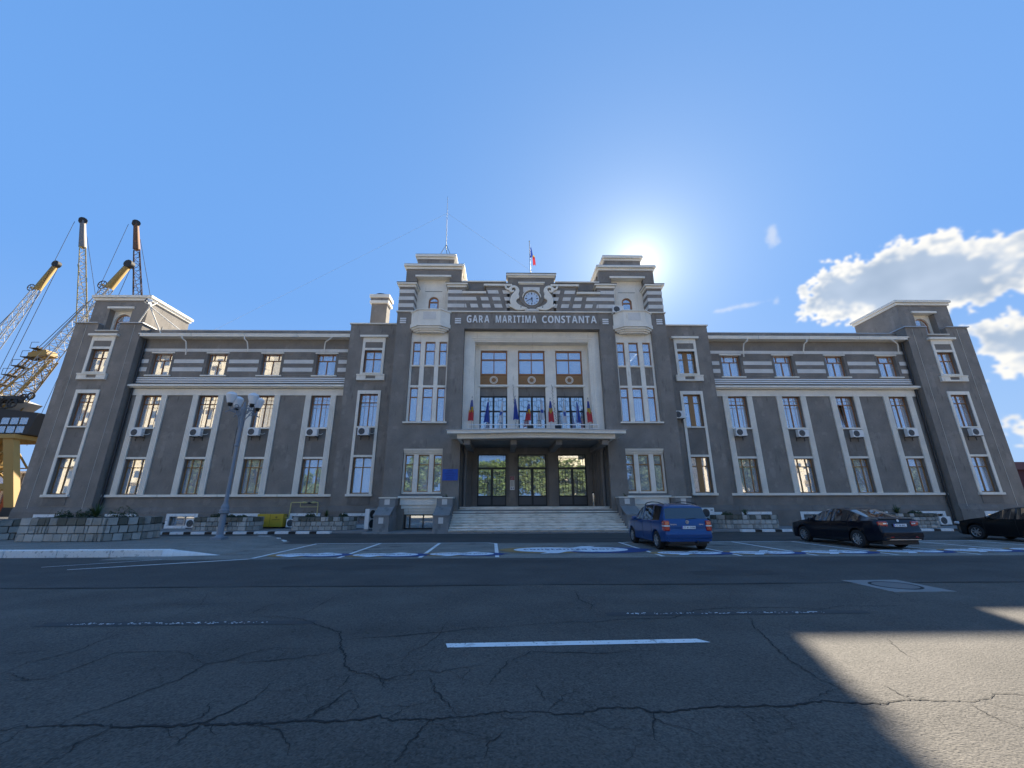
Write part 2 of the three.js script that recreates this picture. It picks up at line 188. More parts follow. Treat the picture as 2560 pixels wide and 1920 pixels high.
{ // bay lines
  const bays = [-10.0, -7.32, -4.75, -2.3, 3.02, 5.55, 8.02, 10.68, 13.42, 16.0, 18.7, 21.4, 24.1];
  bays.forEach((x, i) => struct('bay_line', line(x + (i === 0 ? -0.1 : i < 4 ? -0.06 : 0.02), i === 3 ? 10.9 : 10.62, x + 0.08, 15.62, 0.13), M.paint));
  for (const [a, b] of [[-10.1, -2.7], [3.4, 5.3], [6.0, 25]]) struct('bay_line', line(a, 10.52, b, 10.55, 0.11), M.paint);
  struct('bay_line', line(-2.72, 10.56, -2.33, 10.92, 0.12, 0.0085), M.paint); struct('bay_line', line(3.42, 10.58, 3.02, 10.95, 0.12, 0.0085), M.paint);
  struct('edge_line', line(-13.4, 17.8, -9.9, 15.72, 0.07, 0.009), M.paint); struct('edge_line', line(-12.9, 17.55, -9.9, 15.84, 0.06, 0.0105), M.paint); struct('edge_line', line(-12.6, 15.75, -14.6, 17.3, 0.05, 0.0085), M.paint);
}
const font = await new FontLoader().loadAsync('fonts/droid/droid_sans_bold.typeface.json');
function flatText(str, width, y, cx, cz, depthScale) { const g = new THREE.ShapeGeometry(font.generateShapes(str, 1), 4); g.computeBoundingBox(); const b = g.boundingBox, k = width / (b.max.x - b.min.x); g.translate(-(b.min.x + b.max.x) / 2, -(b.min.y + b.max.y) / 2, 0); g.scale(k, k * depthScale, 1); g.rotateX(-Math.PI / 2); g.translate(cx, y, cz); return g; }
{ // painted port emblems on the bays: an ochre and a blue sweep round two white lozenges with the lettering
  const ochre = mat(lin(0.40, 0.24, 0.09), 0.85, { map: concMap }), blue = mat(lin(0.03, 0.075, 0.25), 0.85, { map: concMap }), pale = mat(lin(0.80, 0.82, 0.85), 0.8, { map: paintMap }), ink = mat(lin(0.03, 0.05, 0.12), 0.8);
  const ell = (cx, cz, rx, rz, y, a0 = 0, a1 = 2 * Math.PI) => { const p = []; for (let i = 0; i <= 28; i++) { const a = mix(a0, a1, i / 28); p.push([cx + rx * Math.cos(a), cz + rz * Math.sin(a)]); } return flat(p, y); };
  const spots = [[-8.55, 14.75, 1], [-5.98, 14.85, 1], [-3.45, 14.72, 1], [0.42, 13.5, 1.95], [4.3, 14.75, 1], [6.8, 14.75, 1], [9.35, 14.7, 1], [12.1, 14.6, 1], [14.75, 14.4, 1], [17.4, 14.2, 1]];
  spots.forEach(([x, z, k], i) => {
    const o = thing('painted_emblem', i === 3 ? 'largest painted constantza port emblem, centred in front of the steps' : `painted constantza port emblem on the ${['first', 'second', 'third', '', 'fourth', 'fifth', 'sixth', 'seventh', 'eighth', 'ninth'][i]} small bay counted from the left`, 'road marking', [x, 0, z], 0, 'painted parking emblems');
    part('ochre_sweep', [ell(-0.42 * k, 0.02 * k, 0.92 * k, 0.56 * k, 0.0085, Math.PI * 0.32, Math.PI * 1.62)], ochre, o);
    part('blue_sweep', [ell(0.62 * k, 0.08 * k, 0.84 * k, 0.50 * k, 0.0100, -Math.PI * 0.45, Math.PI * 0.80), flat([[1.35 * k, -0.12 * k], [1.35 * k, 0.14 * k], [1.62 * k, 0]].reverse(), 0.0115)], blue, o);
    part('white_lozenge', [ell(-0.42 * k, 0.0, 0.64 * k, 0.42 * k, 0.0130)], pale, o); part('white_lozenge', [ell(0.48 * k, 0.0, 0.62 * k, 0.42 * k, 0.0130)], pale, o);
    part('white_flash', [flat([[-0.62 * k, 0.64 * k], [-0.30 * k, 0.62 * k], [0.62 * k, -0.62 * k], [0.32 * k, -0.60 * k]], 0.0145)], pale, o);
    part('lettering', [flatText('constantza port', 1.75 * k, 0.0165, 0, 0, 1.1)], ink, o);
  });
}
{ // manhole cover set in a concrete square
  const o = thing('manhole_cover', 'round manhole cover in a pale concrete square in the road', 'manhole cover', [5.93, 0.004, 20.62]);
  part('surround', [bx(-0.6, 0.6, -0.05, 0.006, -0.62, 0.62)], M.conc, o); part('lid', [lathe([[0, 0.012], [0.33, 0.012], [0.36, 0.007]], 28)], mat(lin(0.16, 0.155, 0.15), 0.7), o); part('rim', [lathe([[0.37, 0.009], [0.41, 0.012], [0.43, 0.007]], 28)], M.crack, o);
}
{ // raised island with the whitewashed kerb, on the left
  const top = prismY([[-60, 8.3], [-13.3, 8.3], [-13.3, 14.62], [-60, 14.62]], -0.02, 0.18); const isl = struct('traffic_island', tint(top, 21), M.lot);
  const ramp = new THREE.BufferGeometry(); const q = [[-13.3, 0.178, 8.3], [-13.3, 0.178, 14.62], [-11.55, 0.004, 14.5], [-11.7, 0.004, 9.7], [-12.3, 0.03, 8.9]]; ramp.setAttribute('position', new THREE.Float32BufferAttribute(q.flat(), 3)); ramp.setAttribute('uv', new THREE.Float32BufferAttribute(q.flatMap((p) => [p[0], p[2]]), 2)); ramp.setIndex([0, 1, 2, 0, 2, 3, 0, 3, 4]); ramp.computeVertexNormals();
  part('ramp', tint(ramp, 22), M.lot, isl);
  for (let x = -13.3, i = 0; x > -44; x -= 1.72, i++) part('kerb_stone', [new RoundedBoxGeometry(1.70, 0.25, 0.26, 2, 0.03).translate(x - 0.86, 0.085 + rr(-0.004, 0.004), 14.75 + rr(-0.006, 0.006))], M.whitewash, isl);
  const e = new THREE.BufferGeometry(), pv = [[-13.3, 0.21, 14.62], [-13.3, 0.21, 14.88], [-13.3, -0.02, 14.9], [-11.6, 0.0, 14.55], [-11.6, -0.02, 14.62]]; e.setAttribute('position', new THREE.Float32BufferAttribute(pv.flat(), 3)); e.setAttribute('uv', new THREE.Float32BufferAttribute(pv.flatMap((p) => [p[0], p[2]]), 2)); e.setIndex([0, 1, 3, 1, 4, 3, 1, 2, 4]); e.computeVertexNormals(); part('kerb_end', e, M.whitewash, isl);
  for (let k = 0; k < 3; k++) { const t = k / 3, u = (k + 1) / 3, f = (a) => [mix(-14.0, -11.9, a), 8.22 + 1.45 * a * a, mix(0.19, 0.02, a)]; const a = f(t), b = f(u); part('kerb_stone', [prismY([[a[0], a[1] - 0.04], [b[0], b[1] - 0.04], [b[0] - 0.05, b[1] + 0.14], [a[0], a[1] + 0.14]], -0.02, Math.max(0.03, (a[2] + b[2]) / 2 + 0.02))], M.whitewash, isl); }
}
{ // pavement along the building with a kerb in white and black blocks
  const pv = struct('pavement', [bx(-60, -10.2, -0.02, 0.12, -14, 3.85), bx(10.2, 60, -0.02, 0.12, -14, 3.85), bx(-10.2, 10.2, -0.02, 0.085, 1.0, 4.62)], M.conc);
  for (const s of [-1, 1]) for (let i = 0, x = 12.2; x < 36; i++) { const w = i % 2 ? 0.42 : 0.79; part('kerb_block', [new RoundedBoxGeometry(w - 0.008, 0.17, 0.30, 1, 0.015).translate(s * (x + w / 2), 0.05, 4.0)], i % 2 ? M.black : M.whitewash, pv); x += w; }
}

for (const [x, z, w, d, y] of [[-6.2, 17.6, 3.4, 0.9, 0.0045], [3.6, 18.9, 2.2, 0.7, 0.0045], [9.5, 17.2, 5.2, 0.5, 0.0045], [-1.2, 16.5, 2.6, 0.35, 0.0045], [-16, 18.2, 3.5, 0.9, 0.0045], [1.6, 8.6, 5, 0.8, 0.004], [-6, 6.4, 4, 0.7, 0.004], [13, 7.2, 5, 0.9, 0.004]]) { // darker asphalt repairs
  const p = []; for (let i = 0; i < 18; i++) { const a = i / 18 * 6.283, k = 1 + rr(-0.08, 0.08), c = Math.cos(a), s = Math.sin(a), q = Math.max(Math.abs(c), Math.abs(s)) ** 0.6; p.push([x + w / 2 * c / q * k, z - d / 2 * s / q * k]); } struct('asphalt_repair', tint(flat(p, y), x), M.patch); }
{ const g = []; for (let i = 0; i < 26; i++) { const x = rr(-9, 24), z = rr(11, 15.4), r = rr(0.08, 0.35), p = []; for (let k = 0; k < 10; k++) { const a = k / 10 * 6.283; p.push([x + r * rr(0.6, 1.2) * Math.cos(a), z - r * rr(0.6, 1.2) * Math.sin(a)]); } g.push(flat(p, 0.0025 + i * 0.00004)); } const m = struct('oil_stain', g, mat(lin(0.08, 0.075, 0.07), 0.7)); m.userData.kind = 'stuff'; }

// ---------------------------------------------------------------- the station building
const bld = thing('station_building', 'long dark grey maritime station with twin clock-front towers, arched end towers and pale window surrounds', 'building');
const add = (name, geos, m, label) => part(name, geos, m, bld, label);
const unit = new THREE.BoxGeometry(1, 1, 1);
// a window: frame mesh with a pane mesh for every light; zones = [[y0, y1, [vertical bars], [horizontal bars]]] as fractions of the opening, bar = [fraction, thickness]
function win(x0, x1, y0, y1, z, zones, o = {}) {
  const f = o.frame ?? 0.055, fm = o.mat ?? M.wood, geos = [], d = o.depth ?? 0.05, panes = [], W = x1 - x0, H = y1 - y0;
  geos.push(bx(x0, x0 + f, y0, y1, z - d, z + d), bx(x1 - f, x1, y0, y1, z - d, z + d), bx(x0 + f, x1 - f, y0, y0 + f, z - d, z + d), bx(x0 + f, x1 - f, y1 - f, y1, z - d, z + d));
  zones.forEach(([a, b, vs, hs], k) => {
    const ya = y0 + H * a, yb = y0 + H * b; let lo = k === 0 ? y0 + f : ya + f / 2, hi = k === zones.length - 1 ? y1 - f : yb - f / 2;
    if (k < zones.length - 1) geos.push(bx(x0 + f, x1 - f, yb - f / 2, yb + f / 2, z - d, z + d + 0.012));
    const X = [[x0 + f, 0], ...vs.map(([t, w]) => [x0 + W * t, w]), [x1 - f, 0]], Y = [[lo, 0], ...hs.map(([t, w]) => [mix(lo, hi, t), w]), [hi, 0]];
    for (const [x, w] of X.slice(1, -1)) geos.push(bx(x - w / 2, x + w / 2, lo, hi, z - (w < 0.04 ? 0.012 : d * 0.94), z + (w < 0.04 ? 0.012 : d * 0.94)));
    for (let i = 0; i < X.length - 1; i++) for (let j = 0; j < Y.length - 1; j++) {
      const a0 = X[i][0] + X[i][1] / 2, a1 = X[i + 1][0] - X[i + 1][1] / 2, b0 = Y[j][0] + Y[j][1] / 2, b1 = Y[j + 1][0] - Y[j + 1][1] / 2;
      if (!(o.tilt && k === 0 && a1 < (x0 + x1) / 2)) panes.push([a0, a1, b0, b1]); if (j) { geos.push(bx(a0, a1, Y[j][0] - Y[j][1] / 2, Y[j][0] + Y[j][1] / 2, z - 0.012, z + 0.012)); }
    }
  });
  const w = add(o.name ?? 'window', geos, fm);
  for (const [a0, a1, b0, b1] of panes) { const p = new THREE.Mesh(unit, o.glass ?? M.glass); p.name = 'pane'; p.position.set((a0 + a1) / 2, (b0 + b1) / 2, z - 0.004 + rr(-0.003, 0.003)); p.rotation.set(rr(-1, 1) * 0.004, rr(-1, 1) * 0.004, 0); p.scale.set(a1 - a0, b1 - b0, 0.006); w.add(p); }
  if (o.tilt) { const a = x0 + f + 0.01, b = (x0 + x1) / 2 - 0.03, h = H * 0.72, q = 0.05, sash = new THREE.Mesh(uvm(join([bx(a, a + q, 0, h, -0.03, 0.03), bx(b - q, b, 0, h, -0.03, 0.03), bx(a + q, b - q, 0, q, -0.03, 0.03), bx(a + q, b - q, h - q, h, -0.03, 0.03)])), fm); sash.name = 'tilted_sash'; sash.position.set(0, y0 + f, z - 0.06); sash.rotation.x = -0.17; w.add(sash); const gp = new THREE.Mesh(uvm(bx(a + q, b - q, q, h - q, -0.004, 0.004)), M.glass); gp.name = 'pane'; gp.position.copy(sash.position); gp.rotation.copy(sash.rotation); w.add(gp); }
  const cv = o.cover; // blinds and curtains hang behind the panes
  if (cv) for (const [a, b, c, e, kind] of cv) { const g = kind === 'curtain' ? wavy(x0 + W * a, x0 + W * b, y0 + H * c, y0 + H * e, z - 0.22) : slats(x0 + W * a, x0 + W * b, y0 + H * c, y0 + H * e, z - 0.16); part(kind === 'curtain' ? 'curtain' : 'blind', [g], kind === 'curtain' ? M.curtain : M.blind, w); }
  return w;
}
function wavy(x0, x1, y0, y1, z) { const n = 26, g = new THREE.PlaneGeometry(x1 - x0, y1 - y0, n, 1); g.translate((x0 + x1) / 2, (y0 + y1) / 2, z); const p = g.attributes.position; for (let i = 0; i < p.count; i++) p.setZ(i, z + 0.05 * Math.sin(p.getX(i) * 42)); g.computeVertexNormals(); return g; }
function slats(x0, x1, y0, y1, z) { const n = Math.max(2, Math.round((y1 - y0) / 0.08)) * 2, g = new THREE.PlaneGeometry(x1 - x0, y1 - y0, 1, n), p = g.attributes.position; for (let i = 0; i < p.count; i++) p.setZ(i, (i >> 1) & 1 ? 0.012 : 0); g.translate((x0 + x1) / 2, (y0 + y1) / 2, z); g.computeVertexNormals(); return g; }
const T = 0.06, t = 0.022;
const zU = [[0, 0.70, [[0.5, T]], []], [0.70, 1, [[0.24, T * 0.8], [0.76, T * 0.8]], []]];                                             // upper storey
const zM = [[0, 0.745, [[0.26, t], [0.5, T], [0.74, t]], [[0.86, t]]], [0.745, 1, [[0.26, t], [0.5, T], [0.74, t]], [[0.5, t]]]];      // middle storey, small panes
const zL = [[0, 0.755, [[0.29, T], [0.71, T]], []], [0.755, 1, [[0.29, T * 0.8], [0.71, T * 0.8]], []]];                                // lower storey
const zQ = [[0, 0.63, [[0.5, T]], []], [0.63, 1, [[0.5, T]], []]], zP = [[0, 0.72, [[0.5, T]], []], [0.72, 1, [[0.5, T]], []]];
const zWide = [[0, 0.66, [[0.5, 0.36]], []], [0.66, 1, [[0.5, 0.36]], []]], zWide2 = [[0, 0.74, [[0.5, 0.36]], []], [0.74, 1, [[0.5, 0.36]], []]], zOne = (h) => [[0, h, [], []], [h, 1, [], []]];
const BC = [15.70, 19.84, 23.98, 28.12], HW = 0.715;
const coverPick = (i) => [null, [[0, 1, 0, 1, 'blind']], [[0.5, 1, 0, 0.75, 'blind']], [[0, 1, 0.72, 1, 'blind'], [0.5, 1, 0.2, 0.72, 'blind']], [[0.08, 0.95, 0, 1, 'curtain']], [[0, 0.5, 0, 0.75, 'blind']], null, [[0, 1, 0.5, 1, 'blind']]][i % 8];
let wi = 0;
for (const s of [-1, 1]) {
  const X = (a, b) => sx(s, a, b), B = (a, b, ...r) => bx(...X(a, b), ...r);
  // ---- wing wall with its window openings
  const [wx0, wx1] = X(13.88, 29.78), holes = [];
  for (const c of BC) for (const [y0, y1, h] of [[11.03, 12.80, 0.73], [7.02, 9.45, HW], [2.36, 4.79, HW]]) holes.push([...X(c - h, c + h), y0, y1]);
  for (const c of BC) holes.push([...X(c - 0.85, c + 0.85), 0.30, 0.92]);
  add('wing_wall', [wall(wx0, wx1, 0.1, 14.1, holes, -0.42, 0)], M.stucco);
  BC.forEach((c, i) => {
    const [a, b] = X(c - HW, c + HW), [a1, b1] = X(c - 0.73, c + 0.73), left = s < 0;
    win(a1, b1, 11.03, 12.80, -0.26, zU, { cover: left ? (i === 0 ? null : coverPick(i)) : [[0.45, 1, 0, 0.7, 'curtain']] });
    win(a, b, 7.02, 9.45, -0.26, zM, { tilt: !left && i === 2, cover: left ? [[0, 0.5, 0, 0.75, 'blind'], [0.5, 1, 0, 0.38, 'blind']] : [[0.5, 1, 0, 1, 'blind'], ...(i === 1 ? [[0, 0.5, 0, 1, 'blind']] : [])] });
    win(a, b, 2.36, 4.79, -0.26, zL, { mat: M.woodPale, cover: left || i < 2 ? null : [[0, 1, 0.45, 1, 'blind']] });
    // pilasters beside each bay, fluted
    for (const d of [-1, 1]) { const p0 = c + d * (HW + 0.005), p1 = c + d * (HW + 0.415), g = [B(Math.min(p0, p1), Math.max(p0, p1), 2.34, 9.47, -0.01, 0.05)]; for (let k = 0; k < 4; k++) { const q0 = Math.min(p0, p1) + 0.004 + k * 0.1025, q = [q0, q0 + 0.084]; g.push(B(q[0], q[1], 2.342, 9.468, 0.05, 0.10)); } add('pilaster', g, M.trim); }
    add('sill', [B(c - 0.80, c + 0.80, 6.93, 7.032, -0.2, 0.16)], M.trim); add('lintel', [B(c - HW + 0.002, c + HW - 0.002, 4.78, 4.92, -0.2, 0.07)], M.trim); add('sill', [B(c - 0.95, c + 0.95, 10.94, 11.04, -0.2, 0.14)], M.trim); add('lintel', [B(c - 0.86, c + 0.86, 12.79, 12.89, -0.2, 0.075)], M.trim);
    add('spandrel', [B(c - HW, c + HW, 4.925, 6.925, -0.02, 0.012)], M.stuccoDark);
    for (const d of [-1, 1]) add('window_jamb', [B(...(d < 0 ? [c - 0.95, c - 0.73] : [c + 0.73, c + 0.95]), 11.03, 12.80, -0.01, 0.02)], M.stuccoDark);
    { // basement light in a whitewashed surround
      const [p, q] = X(c - 0.85, c + 0.85); add('basement_surround', [wall(p - 0.2, q + 0.2, 0.13, 1.08, [[p, q, 0.30, 0.90]], -0.02, 0.11)], M.whitewash);
      win(p, q, 0.30, 0.92, -0.25, [[0, 1, [[0.5, 0.06]], []]], { name: 'basement_window', mat: M.zinc });
    }
  });
  // ---- bands and cornices of the wing
  add('stripe', [B(13.9, 29.76, 12.93, 13.17, -0.01, 0.05)], M.stripe);
  { let e = 13.9; for (const c of [...BC, 30.71]) { for (let y = 10.90; y < 12.85; y += 0.155) add('render_course', [B(e, Math.min(29.76, c - 0.95), y, y + 0.13, -0.01, 0.03)], M.stucco); e = c + 0.95; } }
  for (const [y0, y1] of [[11.99, 12.29], [11.34, 11.66]]) { let e = 13.9; for (const c of [...BC, 30.71]) { add('stripe', [B(e, c - 0.95, y0, y1, -0.01, 0.05)], M.stripe); e = c + 0.95; } }
  for (const [y0, y1] of [[10.76, 10.84], [10.60, 10.69], [10.43, 10.52]]) add('moulding', [B(13.9, 29.76, y0, y1, -0.01, 0.10)], M.white);
  add('ledge', [slopeBox(...X(13.9, 29.76), 10.2, 10.40, 0, 0.42)], M.stuccoDark);
  add('cornice', [B(13.9, 29.77, 10.06, 10.20, -0.01, 0.46), B(13.9, 29.765, 9.99, 10.06, -0.01, 0.30)], M.trim); add('frieze', [B(13.9, 29.6, 9.47, 9.96, -0.01, 0.07)], M.trim);
  for (const x of [13.9, 17.9, 21.9, 25.9]) add('gutter', [B(x, x + 3.965, 13.97, 14.12, -0.1, 0.60), B(x, x + 3.965, 14.12, 14.22, 0.50, 0.62), B(x, x + 3.965, 14.1, 14.14, -0.42, 0.5)], M.trim);
  for (let k = 0; k < 6; k++) add('parapet', [B(13.9 + k * 2.645, 13.9 + k * 2.645 + 2.635, 14.1, 14.80, -0.5, -0.22)], M.stucco);
  add('parapet_coping', [B(13.9, 29.77, 14.80, 14.86, -0.54, -0.18)], M.zinc);
  add('sill_course', [B(13.9, 29.74, 2.18, 2.34, -0.01, 0.15)], M.trim);
  add('plinth_moulding', [slopeBox(...X(13.9, 29.77), 1.10, 1.50, 0, 0.09)], M.stuccoDark); add('wall_base', [wall(wx0, wx1, 0.05, 1.10, BC.map((c) => [...X(c - 1.06, c + 1.06), 0.12, 1.085]), 0, 0.09)], M.stuccoDark);
  // ---- inner bay (beside the centre) and end tower share one scheme of openings
  for (const [name, c, x0, x1, z] of [['inner_bay', 11.97, 9.80, 13.9, 0.55], ['end_tower', 32.3, 29.76, 34.8, 0.6]]) {
    const end = name === 'end_tower', h = 0.66, H = [[11.1, 12.9], [7.04, 9.46], [2.38, 4.84]], tz = z - 0.26;
    if (end) {
      const pts = [[x0, 0.1], [x1, 0.1], [x1, 15.0], [33.06, 15.0], [33.06, 14.4], [31.45, 14.4], [31.45, 15.0], [x0, 15.0]].map(([a, b]) => [s * a, b]); if (s < 0) pts.reverse();
      const S = polyPath(new THREE.Shape(), pts); for (const [y0, y1] of H) S.holes.push(rect(new THREE.Path(), ...X(c - h, c + h), y0, y1)); S.holes.push(rect(new THREE.Path(), ...X(c - 0.8, c + 0.8), 0.35, 0.92));
      add('tower_wall', [slab(S, z - 0.4, z), B(x0, x0 + 0.4, 0.1, 15.0, -3.7, z - 0.4), B(x1 - 0.4, x1, 0.1, 15.0, -12, z - 0.4)], M.stucco);
      add('parapet_coping', [B(x0 - 0.1, 31.45, 15.0, 15.07, z - 0.35, z + 0.12), B(x0 - 0.1, x0 + 0.35, 15.0, 15.07, -3.7, z - 0.35)], M.zinc); add('parapet_coping', [B(33.06, x1 + 0.1, 15.0, 15.07, z - 0.35, z + 0.12)], M.zinc); add('parapet_coping', [B(31.40, 33.12, 14.36, 14.42, z - 0.3, z + 0.1)], M.trim);
      // the set-back upper block with its arched light
      const bx0 = 30.05, bx1 = 34.3, zb = 0.18, [n0, n1] = X(31.25, 33.0), [a0, a1] = X(31.62, 32.84);
      add('upper_block_wall', [wall(...X(bx0, bx1), 14.1, 17.15, [[n0, n1, 14.11, 16.45]], zb - 0.45, zb), B(bx0, bx0 + 0.3, 14.1, 17.15, -3.6, zb - 0.45), B(bx1 - 0.3, bx1, 14.1, 17.15, -3.6, zb - 0.45), B(bx0, bx1, 14.1, 17.15, -3.9, -3.6)], M.stucco);
      add('niche_wall', [wall(n0 + 0.005, n1 - 0.005, 14.1, 16.44, [{ arch: [a0, a1, 14.35, 16.2] }], zb - 0.72, zb - 0.452)], M.trim);
      add('niche_hood', [bx(n0 - 0.14, n1 + 0.14, 16.44, 16.6, zb - 0.44, zb + 0.12)], M.trim);
      add('block_cornice', [B(bx0 - 0.10, bx1 + 0.10, 17.15, 17.33, -4.0, zb + 0.10), B(bx0 - 0.2, bx1 + 0.2, 17.36, 17.54, -4.1, zb + 0.22), B(bx0, bx1, 17.3, 17.4, -3.9, zb)], M.trim); add('block_roof', [B(bx0 - 0.15, bx1 + 0.15, 17.54, 17.58, -4.05, zb + 0.17)], M.zinc);
      archWin(a0, a1, 14.35, 16.2, zb - 0.62, 15.58);
      add('roof_slab', [B(x0 + 0.4, x1 - 0.4, 14.0, 14.14, -12, z - 0.4)], M.zinc);
    } else {
      add('bay_wall', [wall(...X(x0, x1), 0.1, 15.05, [...H.map(([y0, y1]) => [...X(c - h, c + h), y0, y1]), [...X(c - 0.7, c + 0.7), 0.35, 0.92]], z - 0.4, z), B(x1 - 0.3, x1, 0.1, 15.05, -3.0, z - 0.4)], M.stucco);
      add('parapet_coping', [B(x0 + 0.08, x1 + 0.08, 15.05, 15.14, -3, z + 0.10)], M.trim); add('roof_slab', [B(x0, x1, 14.0, 14.9, -3, z - 0.4)], M.zinc);
    }
    const wide = !end && s > 0, [a, b] = X(c - h, c + h);
    win(a, b, 11.1, 12.9, tz, wide ? zWide : zQ, { mat: wide ? M.woodPale : M.wood, cover: end ? [[0, 1, 0.3, 1, 'blind']] : [[0, 0.48, 0, 0.63, 'blind']] });
    win(a, b, 7.04, 9.46, tz, wide ? zWide2 : zM, { mat: wide ? M.woodPale : M.wood, cover: [[0, 1, 0, 1, 'blind']] });
    win(a, b, 2.38, 4.84, tz, wide ? zWide2 : zP, { mat: M.woodPale, cover: end && s < 0 ? null : [[0, 1, wide ? 0.5 : 0, 1, 'blind']] });
    win(...X(c - 0.8, c + 0.8), 0.35, 0.92, tz, [[0, 1, [[0.5, 0.06]], []]], { name: 'basement_window', mat: M.zinc });
    add('basement_surround', [wall(...X(c - 0.98, c + 0.98), 0.14, 1.08, [[...X(c - 0.8, c + 0.8), 0.35, 0.90]], z - 0.02, z + 0.11)], M.whitewash);
    const o = h + 0.19; // pale surrounds
    add('window_surround', [wall(...X(c - o, c + o), 10.94, 13.92, [[a, b, 11.1, 12.9], [a, b, 13.08, 13.56]], z - 0.01, z + 0.06)], M.trim);
    add('panel', [bx(a, b, 13.08, 13.56, z - 0.01, z + 0.02)], M.stucco);
    add('hood', [B(c - 1.06, c + 1.06, 13.92, 14.08, z - 0.01, z + 0.24)], M.trim); add('sill', [bx(a - 0.05, b + 0.05, 11.02, 11.09, z - 0.2, z + 0.10)], M.trim);
    add('apron', [wall(...X(c - 1.03, c + 1.03), 10.49, 10.93, [[...X(c - 0.36, c + 0.36), 10.60, 10.83]], z - 0.01, z + 0.16), B(c - 1.05, c + 1.05, 10.86, 10.95, z + 0.16, z + 0.2)], M.trim); add('panel', [B(c - 0.36, c + 0.36, 10.60, 10.83, z - 0.01, z + 0.10)], M.stucco);
    add('window_surround', [wall(...X(c - o, c + o), 2.34, 9.72, [[a, b, 7.04, 9.46], [a, b, 4.99, 6.93], [a, b, 2.35, 4.84]], z - 0.01, z + 0.06)], M.trim);
    add('spandrel', [bx(a, b, 4.99, 6.93, z - 0.01, z + 0.012)], M.stuccoDark); add('sill', [bx(a - 0.08, b + 0.08, 6.93, 7.03, z - 0.2, z + 0.12)], M.trim); add('sill', [B(c - o - 0.06, c + o + 0.06, 2.18, 2.34, z - 0.2, z + 0.16)], M.trim);
    add('plinth_moulding', [slopeBox(...X(x0 + (end ? -0.05 : 0), x1 + (end ? 0.06 : 0)), 1.10, 1.55, z, z + 0.10)], M.stuccoDark); add('wall_base', [wall(...X(x0 - (end ? 0.05 : 0), x1 + (end ? 0.06 : 0)), 0.05, 1.10, [[...X(c - 0.99, c + 0.99), 0.13, 1.085]], z, z + 0.10)], M.stuccoDark);
    add('apron_panel', [B(c - 0.75, c + 0.75, 1.62, 2.17, z - 0.01, z + 0.03)], M.stuccoDark);
  }
  add('downpipe', [tube([[s * 29.60, 13.9, 0.16], [s * 29.60, 10.5, 0.16], [s * 29.60, 1.4, 0.16], [s * 29.60, 0.2, 0.2]], 0.07, 30)], M.iron);
  for (const x of [30.3, 33.9]) add('earth_wire', [tube([[s * x, 14.9, 0.625], [s * x, 8, 0.625], [s * (x + 0.02), 1.3, 0.63]], 0.011, 8, 4)], M.trim);
}
function slopeBox(x0, x1, y0, y1, z0, z1) { const g = slab(polyPath(new THREE.Shape(), [[z0, y0], [z1, y0], [z1, y0 + (y1 - y0) * 0.25], [z0, y1]]), 0, x1 - x0); g.rotateY(-Math.PI / 2); g.scale(1, 1, 1); const p = g.attributes.position; g.translate(x1, 0, 0); return g; }
function archWin(x0, x1, y0, y1, z, tr, o = {}) {
  const r = (x1 - x0) / 2, cx = (x0 + x1) / 2, f = o.f ?? 0.07, S = new THREE.Shape(archPath(x0, x1, y0, y1).getPoints(18)), w = tr - f / 2;
  S.holes.push(rect(new THREE.Path(), x0 + f, x1 - f, y0 + f, w));
  const top = (k) => { const pts = [], R = r - f, yc = y1 - r, low = tr + f / 2; const st = low > yc ? Math.asin((low - yc) / R) : 0; if (!st) pts.push([cx + R, low]); for (let i = 0; i <= 18; i++) { const a = mix(st, Math.PI - st, i / 18); pts.push([cx + R * Math.cos(a), yc + R * Math.sin(a)]); } if (!st) pts.push([cx - R, low]); return pts; };
  S.holes.push(polyPath(new THREE.Path(), top()));
  const m = add('arched_window', [slab(S, z - 0.04, z + 0.04)], M.wood);
  const p = part('pane', [slab(polyPath(new THREE.Shape(), top()), z - 0.004, z + 0.004)], M.glass, m);
  if (o.single) part('pane', [bx(x0 + f, x1 - f, y0 + f, w, z - 0.004, z + 0.004)], M.glass, m);
  else { part('mullion', [bx(cx - 0.03, cx + 0.03, y0 + f, w, z - 0.04, z + 0.045)], M.wood, m); part('pane', [bx(x0 + f, cx - 0.03, y0 + f, w, z - 0.004, z + 0.004)], M.glass, m); part('pane', [bx(cx + 0.03, x1 - f, y0 + f, w, z - 0.004, z + 0.004)], M.glass, m); }
}
// ---- the body behind: floors, partitions, back wall and roofs close the rooms
add('back_wall', [bx(-34.4, 34.4, 0.1, 14.0, -12.3, -12)], M.stucco);
for (const [y0, y1] of [[0.9, 1.2], [5.6, 5.9], [9.9, 10.2]]) add('floor_slab', [bx(-34.38, -10, y0, y1, -11.99, -0.44), bx(10, 34.38, y0, y1, -11.99, -0.44), bx(-9.99, 9.99, y0 < 1 ? 1.0 : y0, y0 < 1 ? 1.46 : y1, -11.99, y0 < 1 ? 1.6 : -0.05)], M.room);
for (const s of [-1, 1]) for (const x of [9.5, 13.7, 17.77, 21.91, 26.05, 29.5]) add('partition', [bx(s * x - 0.08, s * x + 0.08, 1.2, 14, -8, x === 9.5 ? 1.88 : -0.46)], M.room);
add('corridor_wall', [bx(-34.3, 34.3, 1.2, 14, -6.1, -6.0)], M.room);
add('roof_slab', [bx(-34.4, -9.8, 14.0, 14.09, -12.3, -0.44), bx(9.8, 34.4, 14.0, 14.09, -12.3, -0.44)], M.zinc);

